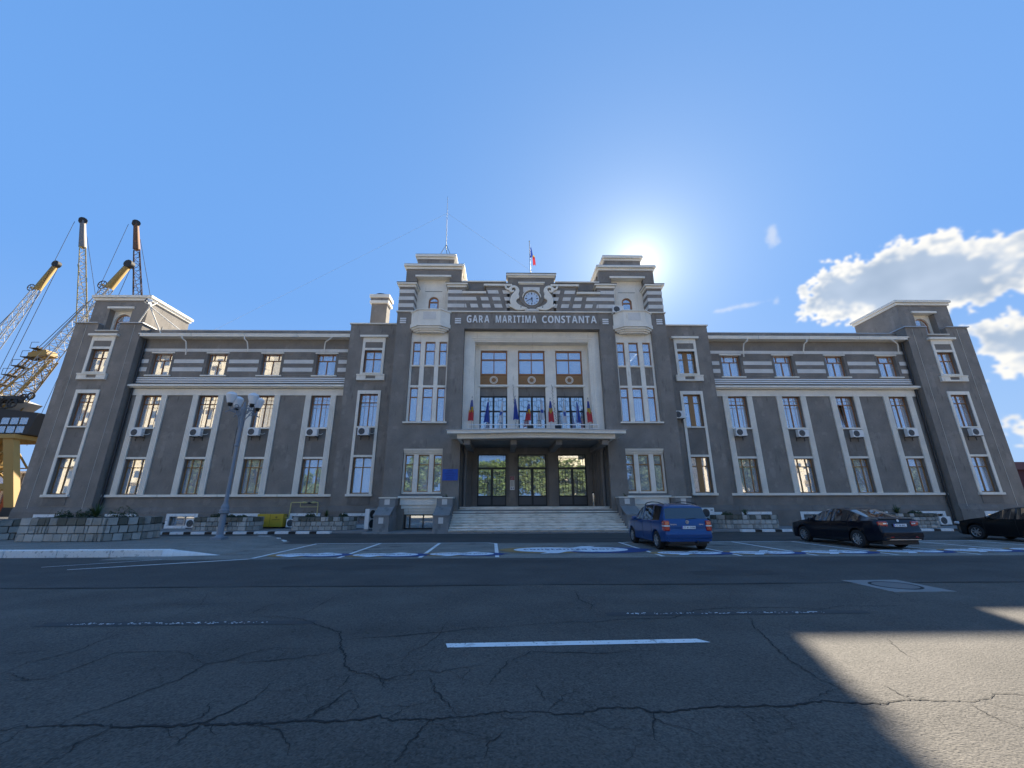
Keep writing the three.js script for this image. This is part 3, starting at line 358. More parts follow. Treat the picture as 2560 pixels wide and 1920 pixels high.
// ---- centre block
const ZC = 2.4;
{
  const N0 = 6.06, N1 = 8.74, holes = [[-4.95, 4.95, 1.3, 13.9]];
  for (const s of [-1, 1]) holes.push([...sx(s, N0, N1), 6.98, 13.64], [...sx(s, 6.1, 8.7), 2.2, 5.2], [...sx(s, 6.28, 8.4), 0.12, 2.02]);
  add('centre_wall', [wall(-9.87, 9.87, 0.1, 15.2, holes, ZC - 0.5, ZC), bx(-9.87, -9.5, 0.1, 15.2, -3, ZC - 0.5), bx(9.5, 9.87, 0.1, 15.2, -3, ZC - 0.5)], M.stucco);
  add('centre_roof', [bx(-9.8, 9.8, 14.3, 15.15, -11, ZC - 0.5)], M.zinc);
  for (const s of [-1, 1]) {
    const X = (a, b) => sx(s, a, b), B = (a, b, ...r) => bx(...X(a, b), ...r), cols = [[6.15, 6.71], [7.0, 7.72], [8.03, 8.6]];
    // tall three-light niche
    const nh = []; for (const [a, b] of cols) nh.push([...X(a, b), 11.13, 12.92], [...X(a, b), 9.63, 11.0], [...X(a, b), 7.05, 9.48]);
    add('niche_wall', [wall(...X(N0 + 0.004, N1 - 0.004), 6.985, 13.64, nh, ZC - 0.44, ZC - 0.14)], M.trim);
    for (const [a, b] of cols) {
      add('spandrel', [B(a, b, 9.63, 11.0, ZC - 0.43, ZC - 0.20)], M.stucco); add('sill', [B(a - 0.02, b + 0.02, 11.02, 11.12, ZC - 0.3, ZC - 0.08)], M.trim);
      win(...X(a, b), 11.13, 12.92, ZC - 0.33, zOne(0.62), { frame: 0.06, cover: s < 0 ? [[0.1, 0.9, 0, 1, 'curtain']] : [[0, 1, 0.62, 1, 'blind']] });
      win(...X(a, b), 7.05, 9.48, ZC - 0.33, zOne(0.72), { frame: 0.06, cover: s > 0 && a < 8 ? [[0.1, 0.9, 0, 0.9, 'curtain']] : null });
      win(...X(a, b), 2.42, 4.82, ZC - 0.40, zOne(0.73), { frame: 0.06, mat: M.woodPale });
    }
    for (const a of [N0 - 0.10, N0 - 0.22]) add('niche_edge', [B(a, a + 0.05, 7.02, 13.6, ZC - 0.01, ZC + 0.02)], M.stucco);
    for (const a of [N1 + 0.05, N1 + 0.17]) add('niche_edge', [B(a, a + 0.05, 7.02, 13.6, ZC - 0.01, ZC + 0.02)], M.stucco);
    add('sill', [B(5.93, 8.88, 6.9, 7.0, ZC - 0.3, ZC + 0.16)], M.trim);
    // ground-floor three-light window, its lintel and the corbelled base
    const lh = cols.map(([a, b]) => [...X(a, b), 2.42, 4.82]); add('niche_wall', [wall(...X(6.104, 8.696), 2.3, 4.9, lh, ZC - 0.48, ZC - 0.22)], M.trim);
    for (const [k, y] of [[0, 4.9], [1, 5.0], [2, 5.1]]) add('lintel', [B(6.104, 8.696, y + 0.005, y + 0.095, ZC - 0.45, ZC - 0.14 + k * 0.06)], M.trim);
    add('sill', [slopeBox(...X(6.0, 8.8), 2.15, 2.34, ZC - 0.46, ZC + 0.12)], M.stuccoDark); add('base_panel', [B(6.0, 8.8, 2.02, 2.14, ZC - 0.4, ZC + 0.2), B(6.14, 8.66, 1.6, 2.02, ZC - 0.4, ZC + 0.1), B(6.2, 8.58, 1.38, 1.59, ZC - 0.4, ZC + 0.02), B(6.24, 8.5, 1.19, 1.37, ZC - 0.4, ZC - 0.06), B(6.28, 8.42, 1.03, 1.18, ZC - 0.4, ZC - 0.14)], M.trim);
    win(...X(6.3, 8.38), 0.13, 1.03, ZC - 0.35, [[0, 1, [[0.16, 0.08], [0.57, 0.07]], []]], { name: 'basement_door', mat: M.black, glass: M.doorGlass, frame: 0.08 });
    // pedestals with sloping slabs beside the steps and at the corners
    for (const [a, b, zf] of [[5.26, 6.18, 4.45], [8.82, 9.74, 4.2]]) { add('pedestal', [B(a, b, 0.05, 0.98, ZC, zf), B(a + 0.02, b - 0.02, 0.98, 1.55, ZC, ZC + 0.95), B(a - 0.03, b + 0.03, 1.55, 2.0, ZC, ZC + 0.8)], M.conc); const g = slab(polyPath(new THREE.Shape(), [[ZC + 0.75, 1.50], [zf + 0.05, 0.95], [zf + 0.05, 1.03], [ZC + 0.75, 1.58]]), 0, b - a + 0.06); g.rotateY(-Math.PI / 2); g.translate(sx(s, a, b)[1] + 0.03, 0, 0); add('sloping_slab', [g], M.conc); add('pedestal_cap', [B(a - 0.07, b + 0.07, 2.0, 2.07, ZC, ZC + 0.86)], M.trim); add('pedestal_panel', [B(a + 0.3, b - 0.3, 1.62, 1.95, ZC + 0.79, ZC + 0.815)], M.stripe); add('pedestal_panel', [B(a + 0.32, b - 0.32, 0.55, 0.9, zf - 0.01, zf + 0.015)], M.stripe); }
    // three little bars beside the balcony
    for (const x of [5.42, 9.42]) for (const y of [14.30, 14.46, 14.62]) add('bar_ornament', [B(x - 0.22, x + 0.22, y, y + 0.095, ZC - 0.01, ZC + 0.05)], M.white);
    // balcony: half octagon on stepped corbels
    const cx = s * 7.4, oct = (w, f, d) => [[cx - w, ZC - 0.02], [cx - w, ZC + 0.10], [cx - f, ZC + d], [cx + f, ZC + d], [cx + w, ZC + 0.10], [cx + w, ZC - 0.02]];
    const bal = add('balcony', [prismY(oct(1.46, 0.83, 0.62), 13.86, 14.15), hollow(oct(1.40, 0.80, 0.58), 0.12, 14.15, 15.08)], M.trim); part('handrail', [hollow(oct(1.48, 0.85, 0.66), 0.2, 15.08, 15.16)], M.trim, bal); part('panel', [bx(cx - 0.46, cx + 0.46, 14.35, 14.95, ZC + 0.575, ZC + 0.592)], M.stripe, bal);
    [[1.34, 0.78, 0.54, 13.72], [1.2, 0.70, 0.42, 13.60], [1.04, 0.62, 0.30, 13.49]].forEach(([w, f, d, y]) => part('corbel', [prismY(oct(w, f, d), y, y + 0.118)], M.trim, bal));
    // striped piers, the niche between them and the two set-back tiers of the tower
    for (const [a, b, top] of [[8.76, 9.85, 17.25], [4.96, 6.22, 17.25]]) {
      add('pier', [B(a, b, 15.28, top, ZC - 1.0, ZC)], M.stucco);
      for (const [y0, y1] of [[15.60, 15.90], [16.19, 16.47], [16.76, 17.04]]) add('stripe', a > 8 ? [B(a - 0.02, b + 0.02, y0, y1, ZC - 0.9, ZC + 0.02)] : [B(a + 0.03, b + 0.02, y0, y1, ZC - 0.9, ZC + 0.02)], M.stripe);
      add('pier_cornice', [B(a - 0.09, b + 0.09, 17.25, 17.38, ZC - 1, ZC + 0.09), B(a - 0.2, b + 0.2, 17.44, 17.56, ZC - 1, ZC + 0.2), B(a - 0.06, b + 0.06, 17.38, 17.44, ZC - 1, ZC + 0.06)], M.trim); add('cornice_flashing', [B(a - 0.22, b + 0.22, 17.56, 17.61, ZC - 1, ZC + 0.22)], M.iron);
    }
    const tz = 1.9, [n0, n1] = X(6.25, 8.75), [d0, d1] = X(7.07, 7.85);
    add('tower_wall', [wall(...X(5.31, 9.59), 15.1, 19.1, [[n0, n1, 15.11, 18.42]], tz - 0.45, tz), B(5.31, 9.59, 15.1, 19.1, -2.6, 1.05)], M.stucco);
    add('niche_wall', [wall(n0 - 0.05, n1 + 0.05, 14.4, 18.5, [{ arch: [d0, d1, 14.45, 16.98] }], tz - 0.68, tz - 0.452)], M.trim); for (const q of [[6.62, 6.66], [8.32, 8.36], [6.80, 6.83], [8.16, 8.19]]) add('niche_line', [B(...q, 15.1, q[0] > 6.7 && q[0] < 8.3 ? 17.45 : 17.6, tz - 0.46, tz - 0.425)], M.trim); add('niche_line', [B(6.83, 8.16, 17.42, 17.45, tz - 0.46, tz - 0.425)], M.stucco);
    archWin(d0, d1, 14.45, 16.98, tz - 0.58, 16.55, { single: true, f: 0.11 });
    add('niche_hood', [bx(n0 - 0.12, n1 + 0.12, 18.41, 18.56, tz - 0.44, tz + 0.12)], M.trim);
    add('tower_cornice', [B(5.24, 9.66, 19.1, 19.25, -2.7, tz + 0.08), B(5.12, 9.78, 19.31, 19.47, -2.8, tz + 0.2), B(5.3, 9.6, 19.25, 19.31, -2.6, tz + 0.04)], M.trim); add('tower_roof', [B(5.14, 9.76, 19.47, 19.53, -2.75, tz + 0.17)], M.zinc);
    add('tower_tier', [B(6.07, 8.97, 19.53, 20.52, -1.9, 1.1)], M.stucco); add('tower_cornice', [B(6.0, 9.04, 20.52, 20.64, -2.0, 1.18), B(5.88, 9.16, 20.70, 20.88, -2.1, 1.30), B(6.05, 8.99, 20.64, 20.70, -1.95, 1.13)], M.trim); add('tower_roof', [B(5.9, 9.14, 20.88, 20.95, -2.05, 1.27)], M.zinc);
    // stepped parapet with slanting pale dashes
    add('parapet_wall', [B(1.83, 4.96, 15.28, 16.72, ZC - 0.7, ZC), B(1.83, 3.40, 16.72, 17.36, ZC - 0.7, ZC)], M.stucco);
    add('parapet_cornice', [B(3.40, 5.16, 16.72, 16.90, ZC - 0.7, ZC + 0.14)], M.trim); add('parapet_cornice', [B(1.45, 3.58, 17.36, 17.53, ZC - 0.7, ZC + 0.14)], M.trim); add('cornice_flashing', [B(3.38, 5.18, 16.90, 16.94, ZC - 0.7, ZC + 0.16), B(1.43, 3.6, 17.53, 17.57, ZC - 0.7, ZC + 0.16)], M.iron);
    const dashes = [[15.60, 15.90, [[4.84, 4.96], [3.99, 4.54], [3.07, 3.67], [2.2, 2.77], [1.4, 1.89]]], [16.19, 16.47, [[4.11, 4.98], [3.22, 3.78], [2.34, 2.92], [1.4, 2.02]]], [16.76, 17.04, [[2.48, 3.28], [1.6, 2.15]]]];
    for (const [y0, y1, q] of dashes) for (const [a, b] of q) { const k = 0.27 * (y1 - y0) / 2, pts = [[a - k, y0], [b >= 4.95 ? b : b - k, y0], [b >= 4.95 ? b : b + k, y1], [a + k, y1]].map(([x, y]) => [s * x, y]); if (s < 0) pts.reverse(); add('dash', [slab(polyPath(new THREE.Shape(), pts), ZC - 0.01, ZC + 0.022)], M.stripe); }
  }
  add('string_course', [bx(-9.95, 9.95, 15.2, 15.28, ZC - 0.6, ZC + 0.10)], M.trim);
  add('attic_wall', [bx(-5.32, 5.32, 15.2, 18.02, -1.0, ZC - 0.55)], M.stucco); add('attic_coping', [bx(-5.30, -1.9, 18.02, 18.12, -1.0, ZC - 0.45), bx(1.9, 5.30, 18.02, 18.12, -1.0, ZC - 0.45)], M.trim);
  // clock pylon
  const P = polyPath(new THREE.Shape(), [[-1.62, 15.28], [1.62, 15.28], [1.62, 17.0], [1.78, 18.2], [-1.78, 18.2], [-1.62, 17.0]]); add('clock_pylon', [slab(P, ZC - 0.6, ZC + 0.04)], M.stucco);
  add('pylon_cornice', [bx(-1.78, 1.78, 18.08, 18.2, ZC - 0.6, ZC + 0.12), bx(-1.88, 1.88, 18.2, 18.36, ZC - 0.65, ZC + 0.22)], M.trim); add('cornice_flashing', [bx(-1.9, 1.9, 18.36, 18.41, ZC - 0.66, ZC + 0.24)], M.iron);
  const shield = new THREE.Shape(); shield.moveTo(-0.93, 17.55); shield.lineTo(0.93, 17.55); shield.quadraticCurveTo(1.02, 16.6, 0.88, 16.2); shield.bezierCurveTo(0.7, 15.8, 0.3, 15.55, 0, 15.42); shield.bezierCurveTo(-0.3, 15.55, -0.7, 15.8, -0.88, 16.2); shield.quadraticCurveTo(-1.02, 16.6, -0.93, 17.55);
  add('clock_shield', [slab(shield, ZC + 0.04, ZC + 0.12)], M.stucco); add('shield_cornice', [bx(-1.0, 1.0, 17.55, 17.64, ZC, ZC + 0.24), bx(-0.92, 0.92, 17.47, 17.55, ZC, ZC + 0.16)], M.trim);
  const hoodS = new THREE.Shape(); hoodS.moveTo(-0.62, 16.82); hoodS.lineTo(-0.62, 17.24); hoodS.lineTo(0.62, 17.24); hoodS.lineTo(0.62, 16.82); hoodS.lineTo(0.5, 16.86); hoodS.quadraticCurveTo(0, 17.2, -0.5, 16.86); add('clock_hood', [slab(hoodS, ZC + 0.12, ZC + 0.15)], M.stripe);
  const ring = new THREE.Shape(); ring.absarc(0, 16.29, 0.70, 0.06, Math.PI - 0.06, false); ring.absarc(0, 16.29, 0.645, Math.PI - 0.06, 0.06, true); add('clock_arch', [slab(ring, ZC + 0.12, ZC + 0.30, 28)], M.trim);
  add('base_block', [bx(-0.52, 0.52, 15.29, 15.46, ZC, ZC + 0.14)], M.stripe);
  const ck = add('clock', [new THREE.CylinderGeometry(0.54, 0.54, 0.06, 40).rotateX(Math.PI / 2).translate(0, 16.27, ZC + 0.14)], mat(lin(0.55, 0.66, 0.80), 0.3)), CZ = ZC + 0.175;
  part('clock_rim', [new THREE.TorusGeometry(0.535, 0.022, 8, 40).translate(0, 16.27, CZ)], M.white, ck);
  for (let k = 0; k < 12; k++) { const L = k % 3 ? 0.10 : 0.15, g = bx(-(k % 3 ? 0.016 : 0.034), k % 3 ? 0.016 : 0.034, 0.49 - L, 0.49, 0, 0.008); g.rotateZ(-k * Math.PI / 6); g.translate(0, 16.27, CZ); part('hour_mark', [g], M.iron, ck); }
  for (const [L, w, a, dz, n] of [[0.32, 0.032, (5 + 40 / 60) * Math.PI / 6, 0.012, 'hour_hand'], [0.45, 0.024, 40 * Math.PI / 30, 0.024, 'minute_hand']]) { const g = slab(polyPath(new THREE.Shape(), [[-w, -0.1], [w, -0.1], [w * 0.7, L * 0.8], [0, L], [-w * 0.7, L * 0.8]]), 0, 0.008); g.rotateZ(-a); g.translate(0, 16.27, CZ + dz); part(n, [g], mat(lin(0.02, 0.03, 0.08), 0.5), ck); }
  // the two relief dolphins that flank the clock
  for (const s of [-1, 1]) {
    const o = [[0.36, 15.47], [0.62, 15.38], [1.0, 15.34], [1.25, 15.42], [1.46, 15.55], [1.68, 15.66], [1.73, 15.86], [1.60, 15.78], [1.55, 15.8], [1.60, 16.05], [1.58, 16.32], [1.45, 16.60], [1.26, 16.86], [1.18, 17.0], [1.20, 17.13], [1.32, 17.20], [1.46, 17.15], [1.49, 17.03], [1.40, 16.93], [1.36, 17.0], [1.30, 16.9], [1.42, 16.82], [1.58, 16.82], [1.66, 16.96], [1.82, 17.02], [1.96, 17.16], [1.98, 17.32], [1.86, 17.28], [1.84, 17.15], [1.70, 17.16], [1.55, 17.28], [1.38, 17.37], [1.14, 17.32], [0.98, 17.16], [0.92, 16.92], [0.97, 16.72], [0.98, 16.62], [0.93, 16.46], [0.99, 16.28], [1.12, 16.22], [1.16, 16.05], [1.10, 15.92], [0.96, 15.78], [0.80, 15.68], [0.60, 15.60], [0.36, 15.52]];
    const pts = o.map(([x, y]) => new THREE.Vector2(s * x, y)); if (s < 0) pts.reverse(); const sp = new THREE.SplineCurve([...pts, pts[0]]); const S = new THREE.Shape(sp.getPoints(140));
    const g = new THREE.ExtrudeGeometry(S, { depth: 0.04, bevelEnabled: true, bevelThickness: 0.05, bevelSize: 0.035, bevelOffset: -0.02, bevelSegments: 3 }); g.translate(0, 0, ZC + 0.10);
    const dl = add('dolphin_relief', [g], M.trim); part('eye', [new THREE.SphereGeometry(0.05, 10, 8).scale(1, 1, 0.5).translate(s * 0.80, 15.58, ZC + 0.19)], M.stucco, dl);
  }
  // lettering
  const glyph = (str, x0, x1) => { const fs = 0.572 / 0.72; const gs = [...str].map((ch) => { const g = new TextGeometry(ch, { font, size: 0.8, depth: 0.06, curveSegments: 5, bevelEnabled: false }); g.computeBoundingBox(); return g; }); const ws = gs.map((g) => g.boundingBox.max.x - g.boundingBox.min.x), hh = gs[0].boundingBox.max.y - gs[0].boundingBox.min.y; const ky = 0.57 / (gs.at(-1).boundingBox.max.y - gs.at(-1).boundingBox.min.y); const gap = 0.085, sum = ws.reduce((a, b) => a + b, 0), kx = (x1 - x0 - gap * (ws.length - 1)) / sum; let x = x0; gs.forEach((g, i) => { g.translate(-g.boundingBox.min.x, -Math.max(0, 0), 0); g.scale(kx, ky, 1); g.translate(x, 14.37, ZC); add('letter', [g], M.white); x += ws[i] * kx + gap; }); };
  glyph('GARA', -4.78, -3.12); glyph('MARITIMA', -2.66, 0.34); glyph('CONSTANTA', 0.74, 4.76);
  // ---- portal: stepped frame, pilasters and three tall bays above the canopy
  const frame = (x, top, b, z0, z1, y0 = 6.02) => { const S = polyPath(new THREE.Shape(), [[-x, y0], [-x + b, y0], [-x + b, top - b], [x - b, top - b], [x - b, y0], [x, y0], [x, top], [-x, top]]); return slab(S, z0, z1); };
  add('portal_frame', [frame(4.94, 13.89, 0.42, 1.2, 1.90)], M.trim); add('portal_moulding', [frame(4.52, 13.47, 0.12, 1.2, 1.86)], M.trim); add('portal_moulding', [frame(4.40, 13.35, 0.12, 1.2, 1.80)], M.trim); add('portal_moulding', [frame(4.28, 13.23, 0.10, 1.0, 1.74)], M.trim);
  const PC = [-2.80, 0, 2.80], ph = [], hw = 1.0; for (const c of PC) ph.push([c - hw, c + hw, 10.04, 12.72], [c - hw, c + hw, 6.05, 9.86]);
  add('portal_wall', [wall(-4.19, 4.19, 6.03, 13.14, ph, 0.65, 1.05)], M.trim);
  for (const c of PC) {
    add('window_surround', [wall(c - hw - 0.1, c + hw + 0.1, 10.0, 12.84, [[c - hw, c + hw, 10.02, 12.72]], 1.05, 1.09)], M.trim); add('sill', [bx(c - hw - 0.12, c + hw + 0.12, 9.87, 10.02, 0.8, 1.15)], M.trim);
    win(c - hw, c + hw, 10.82, 12.70, 0.90, zQ, { frame: 0.1, cover: c === 0 ? [[0.5, 1, 0, 1, 'curtain']] : c > 0 ? [[0, 0.5, 0, 1, 'blind']] : null });
    const pn = add('wooden_panel', [bx(c - hw, c + hw, 10.04, 10.82, 0.80, 0.90)], M.woodPale); for (let k = 0; k < 6; k++) part('slat', [bx(c - hw + 0.02, c + hw - 0.02, 10.07 + k * 0.122, 10.07 + k * 0.122 + 0.085, 0.90, 0.93)], M.woodPale, pn);
    part('roundel', [new THREE.TorusGeometry(0.27, 0.03, 8, 30).translate(c, 10.43, 0.96), new THREE.TorusGeometry(0.19, 0.02, 8, 26).translate(c, 10.43, 0.96)], M.trim, pn); part('roundel_disc', [new THREE.CylinderGeometry(0.25, 0.25, 0.03, 26).rotateX(Math.PI / 2).translate(c, 10.43, 0.945)], M.woodPale, pn); part('roundel_cross', [bx(c - 0.18, c + 0.18, 10.42, 10.44, 0.955, 0.97), bx(c - 0.01, c + 0.01, 10.25, 10.61, 0.957, 0.972)], M.wood, pn);
    add('spandrel', [bx(c - hw, c + hw, 9.22, 9.86, 0.70, 0.92)], M.stuccoDark);
    win(c - hw, c + hw, 6.05, 9.22, 0.84, [[0, 0.64, [[0.5, 0.14]], []], [0.64, 1, [[0.5, 0.14]], []]], { frame: 0.1, mat: M.black, glass: M.doorGlass, cover: c === 0 ? [[0.55, 0.95, 0, 0.64, 'curtain']] : null });
    for (const d of [-1, 1]) { // wrought glazing bars
      const x0 = d < 0 ? c - hw + 0.1 : c + 0.07, x1 = d < 0 ? c - 0.07 : c + hw - 0.1, w = x1 - x0, cx = (x0 + x1) / 2, z = 0.862, h = (a, b, y) => bx(a, b, y - 0.008, y + 0.008, z - 0.008, z + 0.008), v = (x, a, b) => bx(x - 0.008, x + 0.008, a, b, z - 0.008, z + 0.008);
      add('glazing_bars', [new THREE.TorusGeometry(w * 0.33, 0.010, 5, 28).translate(cx, 8.66, z), v(x0 + w * 0.34, 8.18, 9.12), v(x0 + w * 0.67, 8.18, 9.12), h(x0, x0 + w * 0.2, 8.50), h(x1 - w * 0.2, x1, 8.50), h(x0, x0 + w * 0.2, 8.82), h(x1 - w * 0.2, x1, 8.82), v(x0 + w * 0.3, 6.4, 7.9), v(x0 + w * 0.66, 6.4, 7.98), h(x0, x0 + w * 0.3, 7.72), h(x0 + w * 0.3, x0 + w * 0.66, 7.42), h(x0 + w * 0.66, x1, 7.70), h(x0, x0 + w * 0.3, 7.12), h(x0 + w * 0.66, x1, 7.10), h(x0 + w * 0.3, x0 + w * 0.66, 6.82)], M.iron);
    }
  }
  // ---- canopy with its bowed front, beams and the balustrade
  const bow = (x, zf, b) => { const p = [[-x, ZC - 0.6]]; for (let i = 0; i <= 24; i++) { const u = -1 + i / 12; p.push([x * u, zf + b * (0.5 + 0.5 * Math.cos(Math.PI * clamp(u * 1.02, -1, 1)))]); } p.push([x, ZC - 0.6]); return p; };
  const can = add('canopy', [prismY(bow(5.54, 4.75, 0.42), 5.82, 6.02)], M.trim); part('fascia', [prismY(bow(4.94, 4.42, 0.42), 5.55, 5.82)], M.trim, can); part('flashing', [prismY(bow(5.6, 4.8, 0.42), 6.02, 6.05)], M.zinc, can); part('soffit', [prismY(bow(4.7, 4.1, 0.4), 5.50, 5.55)], M.stucco, can);
  for (const x of [-4.35, -1.42, 1.42, 4.35]) part('beam', [bx(x - 0.19, x + 0.19, 5.2, 5.52, 0.2, 4.2)], M.stucco, can);
  const bl = add('balustrade', [bx(-4.5, 4.5, 6.86, 6.92, 1.98, 2.03), bx(-4.5, 4.5, 6.62, 6.65, 1.99, 2.02), bx(-4.5, 4.5, 6.15, 6.19, 1.99, 2.02)], M.white);
  for (let x = -4.5, i = 0; x <= 4.51; x += 0.25, i++) part('baluster', [bx(x - 0.012, x + 0.012, 6.04, i % 3 ? 6.62 : 6.9, 1.985, 2.025), ...(i % 3 ? [] : [bx(x - 0.08, x + 0.08, 6.38, 6.41, 1.99, 2.02), bx(x - 0.05, x + 0.05, 6.72, 6.75, 1.99, 2.02)])], M.white, bl);
  // ---- porch and doors
  const dh = PC.map((c) => [c * 1.03 - 1.03, c * 1.03 + 1.03, 1.5, 5.1]);
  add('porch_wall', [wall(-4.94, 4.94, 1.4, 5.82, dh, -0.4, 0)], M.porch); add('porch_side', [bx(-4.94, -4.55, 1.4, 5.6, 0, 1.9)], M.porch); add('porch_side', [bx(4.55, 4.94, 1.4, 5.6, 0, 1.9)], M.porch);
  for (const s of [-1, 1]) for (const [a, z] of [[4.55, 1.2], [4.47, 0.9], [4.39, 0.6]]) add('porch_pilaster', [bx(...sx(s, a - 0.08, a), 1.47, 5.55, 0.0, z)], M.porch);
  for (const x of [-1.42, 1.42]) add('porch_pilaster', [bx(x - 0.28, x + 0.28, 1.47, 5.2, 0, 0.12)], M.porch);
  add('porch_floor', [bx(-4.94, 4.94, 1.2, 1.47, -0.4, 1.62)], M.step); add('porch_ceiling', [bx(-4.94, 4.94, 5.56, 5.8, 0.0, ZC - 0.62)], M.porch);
  for (const c0 of PC) { const c = c0 * 1.03;
    win(c - 1.03, c + 1.03, 4.12, 5.1, -0.2, [[0, 1, [], []]], { name: 'fanlight', frame: 0.07, mat: M.black, glass: M.doorGlass });
    for (const d of [-1, 1]) { const [a, b] = d < 0 ? [c - 1.03, c] : [c, c + 1.03];
      const dr = win(a, b, 2.13, 4.12, -0.2, [[0, 1, [], []]], { name: 'door', frame: 0.085, mat: M.black, glass: M.doorGlass }); part('kick_panel', [bx(a + 0.07, b - 0.07, 1.6, 2.13, -0.23, -0.17)], mat(lin(0.07, 0.07, 0.075), 0.5), dr); part('door_rail', [bx(a, b, 1.48, 1.6, -0.25, -0.15), bx(a, a + 0.07, 1.6, 2.13, -0.25, -0.15), bx(b - 0.07, b, 1.6, 2.13, -0.25, -0.15)], M.black, dr);
      if (d > 0) part('handle', [tube([[a + 0.12, 2.35, -0.14], [a + 0.18, 2.4, -0.08], [a + 0.18, 2.65, -0.08], [a + 0.12, 2.7, -0.14]], 0.018)], M.zinc, dr);
      const g = [], z = -0.16, x0 = a + 0.085, x1 = b - 0.085, w = x1 - x0; for (const f of [0.3, 0.52, 0.74]) g.push(bx(x0 + w * f - 0.009, x0 + w * f + 0.009, 2.25 + f * 0.3, 3.8 + f * 0.2, z - 0.01, z + 0.01)); for (let k = 0; k < 6; k++) { const y = 2.45 + k * 0.27; g.push(bx(x0 + (k % 2 ? 0 : w * 0.3), x0 + w * (k % 2 ? 0.52 : 0.74), y, y + 0.018, z - 0.01, z + 0.01)); if (k % 2 === 0) g.push(bx(x1 - w * 0.26, x1, y + 0.1, y + 0.118, z - 0.01, z + 0.01)); } part('glazing_bars', g, M.iron, dr); }
    add('fanlight_bars', [bx(c - 0.96, c + 0.96, 4.28, 4.295, -0.17, -0.155), bx(c - 0.96, c + 0.96, 4.93, 4.945, -0.17, -0.155), bx(c - 0.82, c - 0.805, 4.2, 5.03, -0.168, -0.153), bx(c + 0.805, c + 0.82, 4.2, 5.03, -0.168, -0.153)], M.iron);
  }
  // ---- steps: each tread its own slabs
  const n = 10, top = 1.47, bot = 0.085;
  for (let k = 0; k < n; k++) { const y = top - k * (top - bot) / n, z = 1.62 + k * 0.30, X = k === 0 ? 4.92 : 5.25, h = (top - bot) / n; const st = add('step', [bx(-X, X, y - h - 0.02, y - 0.06, z - 0.33, z + 0.17)], M.step); let x = -X; while (x < X - 0.02) { const w = Math.min(X - x, rr(1.3, 2.3)); part('tread_slab', [new RoundedBoxGeometry(w - 0.004, 0.065, 0.40, 1, 0.012).translate(x + w / 2, y - 0.0325 + rr(-0.002, 0.002), z + 0.09 + rr(-0.01, 0.01))], M.step, st); x += w; } }
  for (const s of [-1, 1]) add('downpipe', [tube([[s * 4.7, 5.5, 2.2], [s * 4.78, 5.2, 2.1], [s * 4.72, 4.9, 1.98], [s * 4.72, 3, 1.98], [s * 4.72, 1.5, 1.98]], 0.05, 24)], M.iron);
}
function hollow(pts, t0, y0, y1) { // open wall along a plan outline
  const g = []; for (let i = 0; i < pts.length - 1; i++) { const [ax, az] = pts[i], [b, bz] = pts[i + 1], L = Math.hypot(b - ax, bz - az); if (L < 1e-3) continue; const nx = (bz - az) / L * t0, nz = -(b - ax) / L * t0; g.push(prismY([[ax, az], [b, bz], [b + nx, bz + nz], [ax + nx, az + nz]], y0, y1)); } return join(g);
}
{ // chimney behind the left bay, with the sun on its flank
  const c = add('chimney', [bx(-14.1, -12.7, 14, 19.2, -4.9, -3.9), bx(-14.2, -12.6, 19.45, 19.75, -5.0, -3.8)], M.stucco); part('chimney_cap', [bx(-14.25, -12.55, 19.2, 19.45, -5.05, -3.75), bx(-14.3, -12.5, 19.75, 20.05, -5.1, -3.7)], M.trim, c); part('flue', [lathe([[0.62, 20.05], [0.62, 20.2], [0, 20.22]], 14).translate(-13.4, 0, -4.4)], M.iron, c);
}
for (const s of [-1, 1]) { // overflow spouts hanging from the gutters
  for (const [x, l, b] of [[26.6, 1.0, 0.5], [21.9, 0.7, 0.35], [15.2, 0.75, -0.9]]) { const q = (s > 0 ? 43.6 - x : x); add('spout', [tube([[s * q, 14.0, 0.55], [s * (q - 0.25 * b), 13.75, 0.6], [s * (q - 0.6 * b), 13.6, 0.45], [s * (q - 0.7 * b), 13.6 - l * 0.6, 0.3], [s * (q - 0.7 * b), 13.6 - l, 0.25]], 0.045, 20)], M.trim); }
}

// ---------------------------------------------------------------- air conditioners
function makeAC(label, at, turn = 0) {
  const o = thing('air_conditioner', label, 'air conditioner', at, turn, 'outdoor air conditioner units');
  part('casing', [new RoundedBoxGeometry(0.80, 0.54, 0.28, 2, 0.02)], mat(lin(0.74, 0.74, 0.72), 0.5), o);
  part('fan_grille', [lathe([[0, 0.004], [0.205, 0.004], [0.225, 0]], 24).rotateX(Math.PI / 2).translate(-0.12, 0, 0.141)], mat(lin(0.05, 0.055, 0.06), 0.6), o);
  part('grille_bars', [0.06, 0.12, 0.18].map((r) => new THREE.TorusGeometry(r, 0.006, 4, 24).translate(-0.12, 0, 0.152)), mat(lin(0.25, 0.26, 0.27), 0.6), o);
  part('valve_cover', [bx(0.395, 0.43, -0.22, 0.02, -0.10, 0.08)], mat(lin(0.6, 0.6, 0.59), 0.5), o);
  part('bracket', [bx(-0.32, -0.28, -0.31, -0.27, -0.34, 0.16), bx(0.28, 0.32, -0.31, -0.27, -0.34, 0.16), bx(-0.32, -0.28, -0.55, -0.27, -0.345, -0.31), bx(0.28, 0.32, -0.55, -0.27, -0.345, -0.31)], M.iron, o);
  part('pipe', [tube([[0.43, -0.1, 0], [0.55, -0.14, -0.06], [0.6, -0.1, -0.2], [0.62, -0.02, -0.32]], 0.018, 14)], M.trim, o);
  return o;
}
const ac0 = makeAC('white air conditioner under the middle window of the bay beside the left end tower', [-28.22, 6.62, 0.36]);
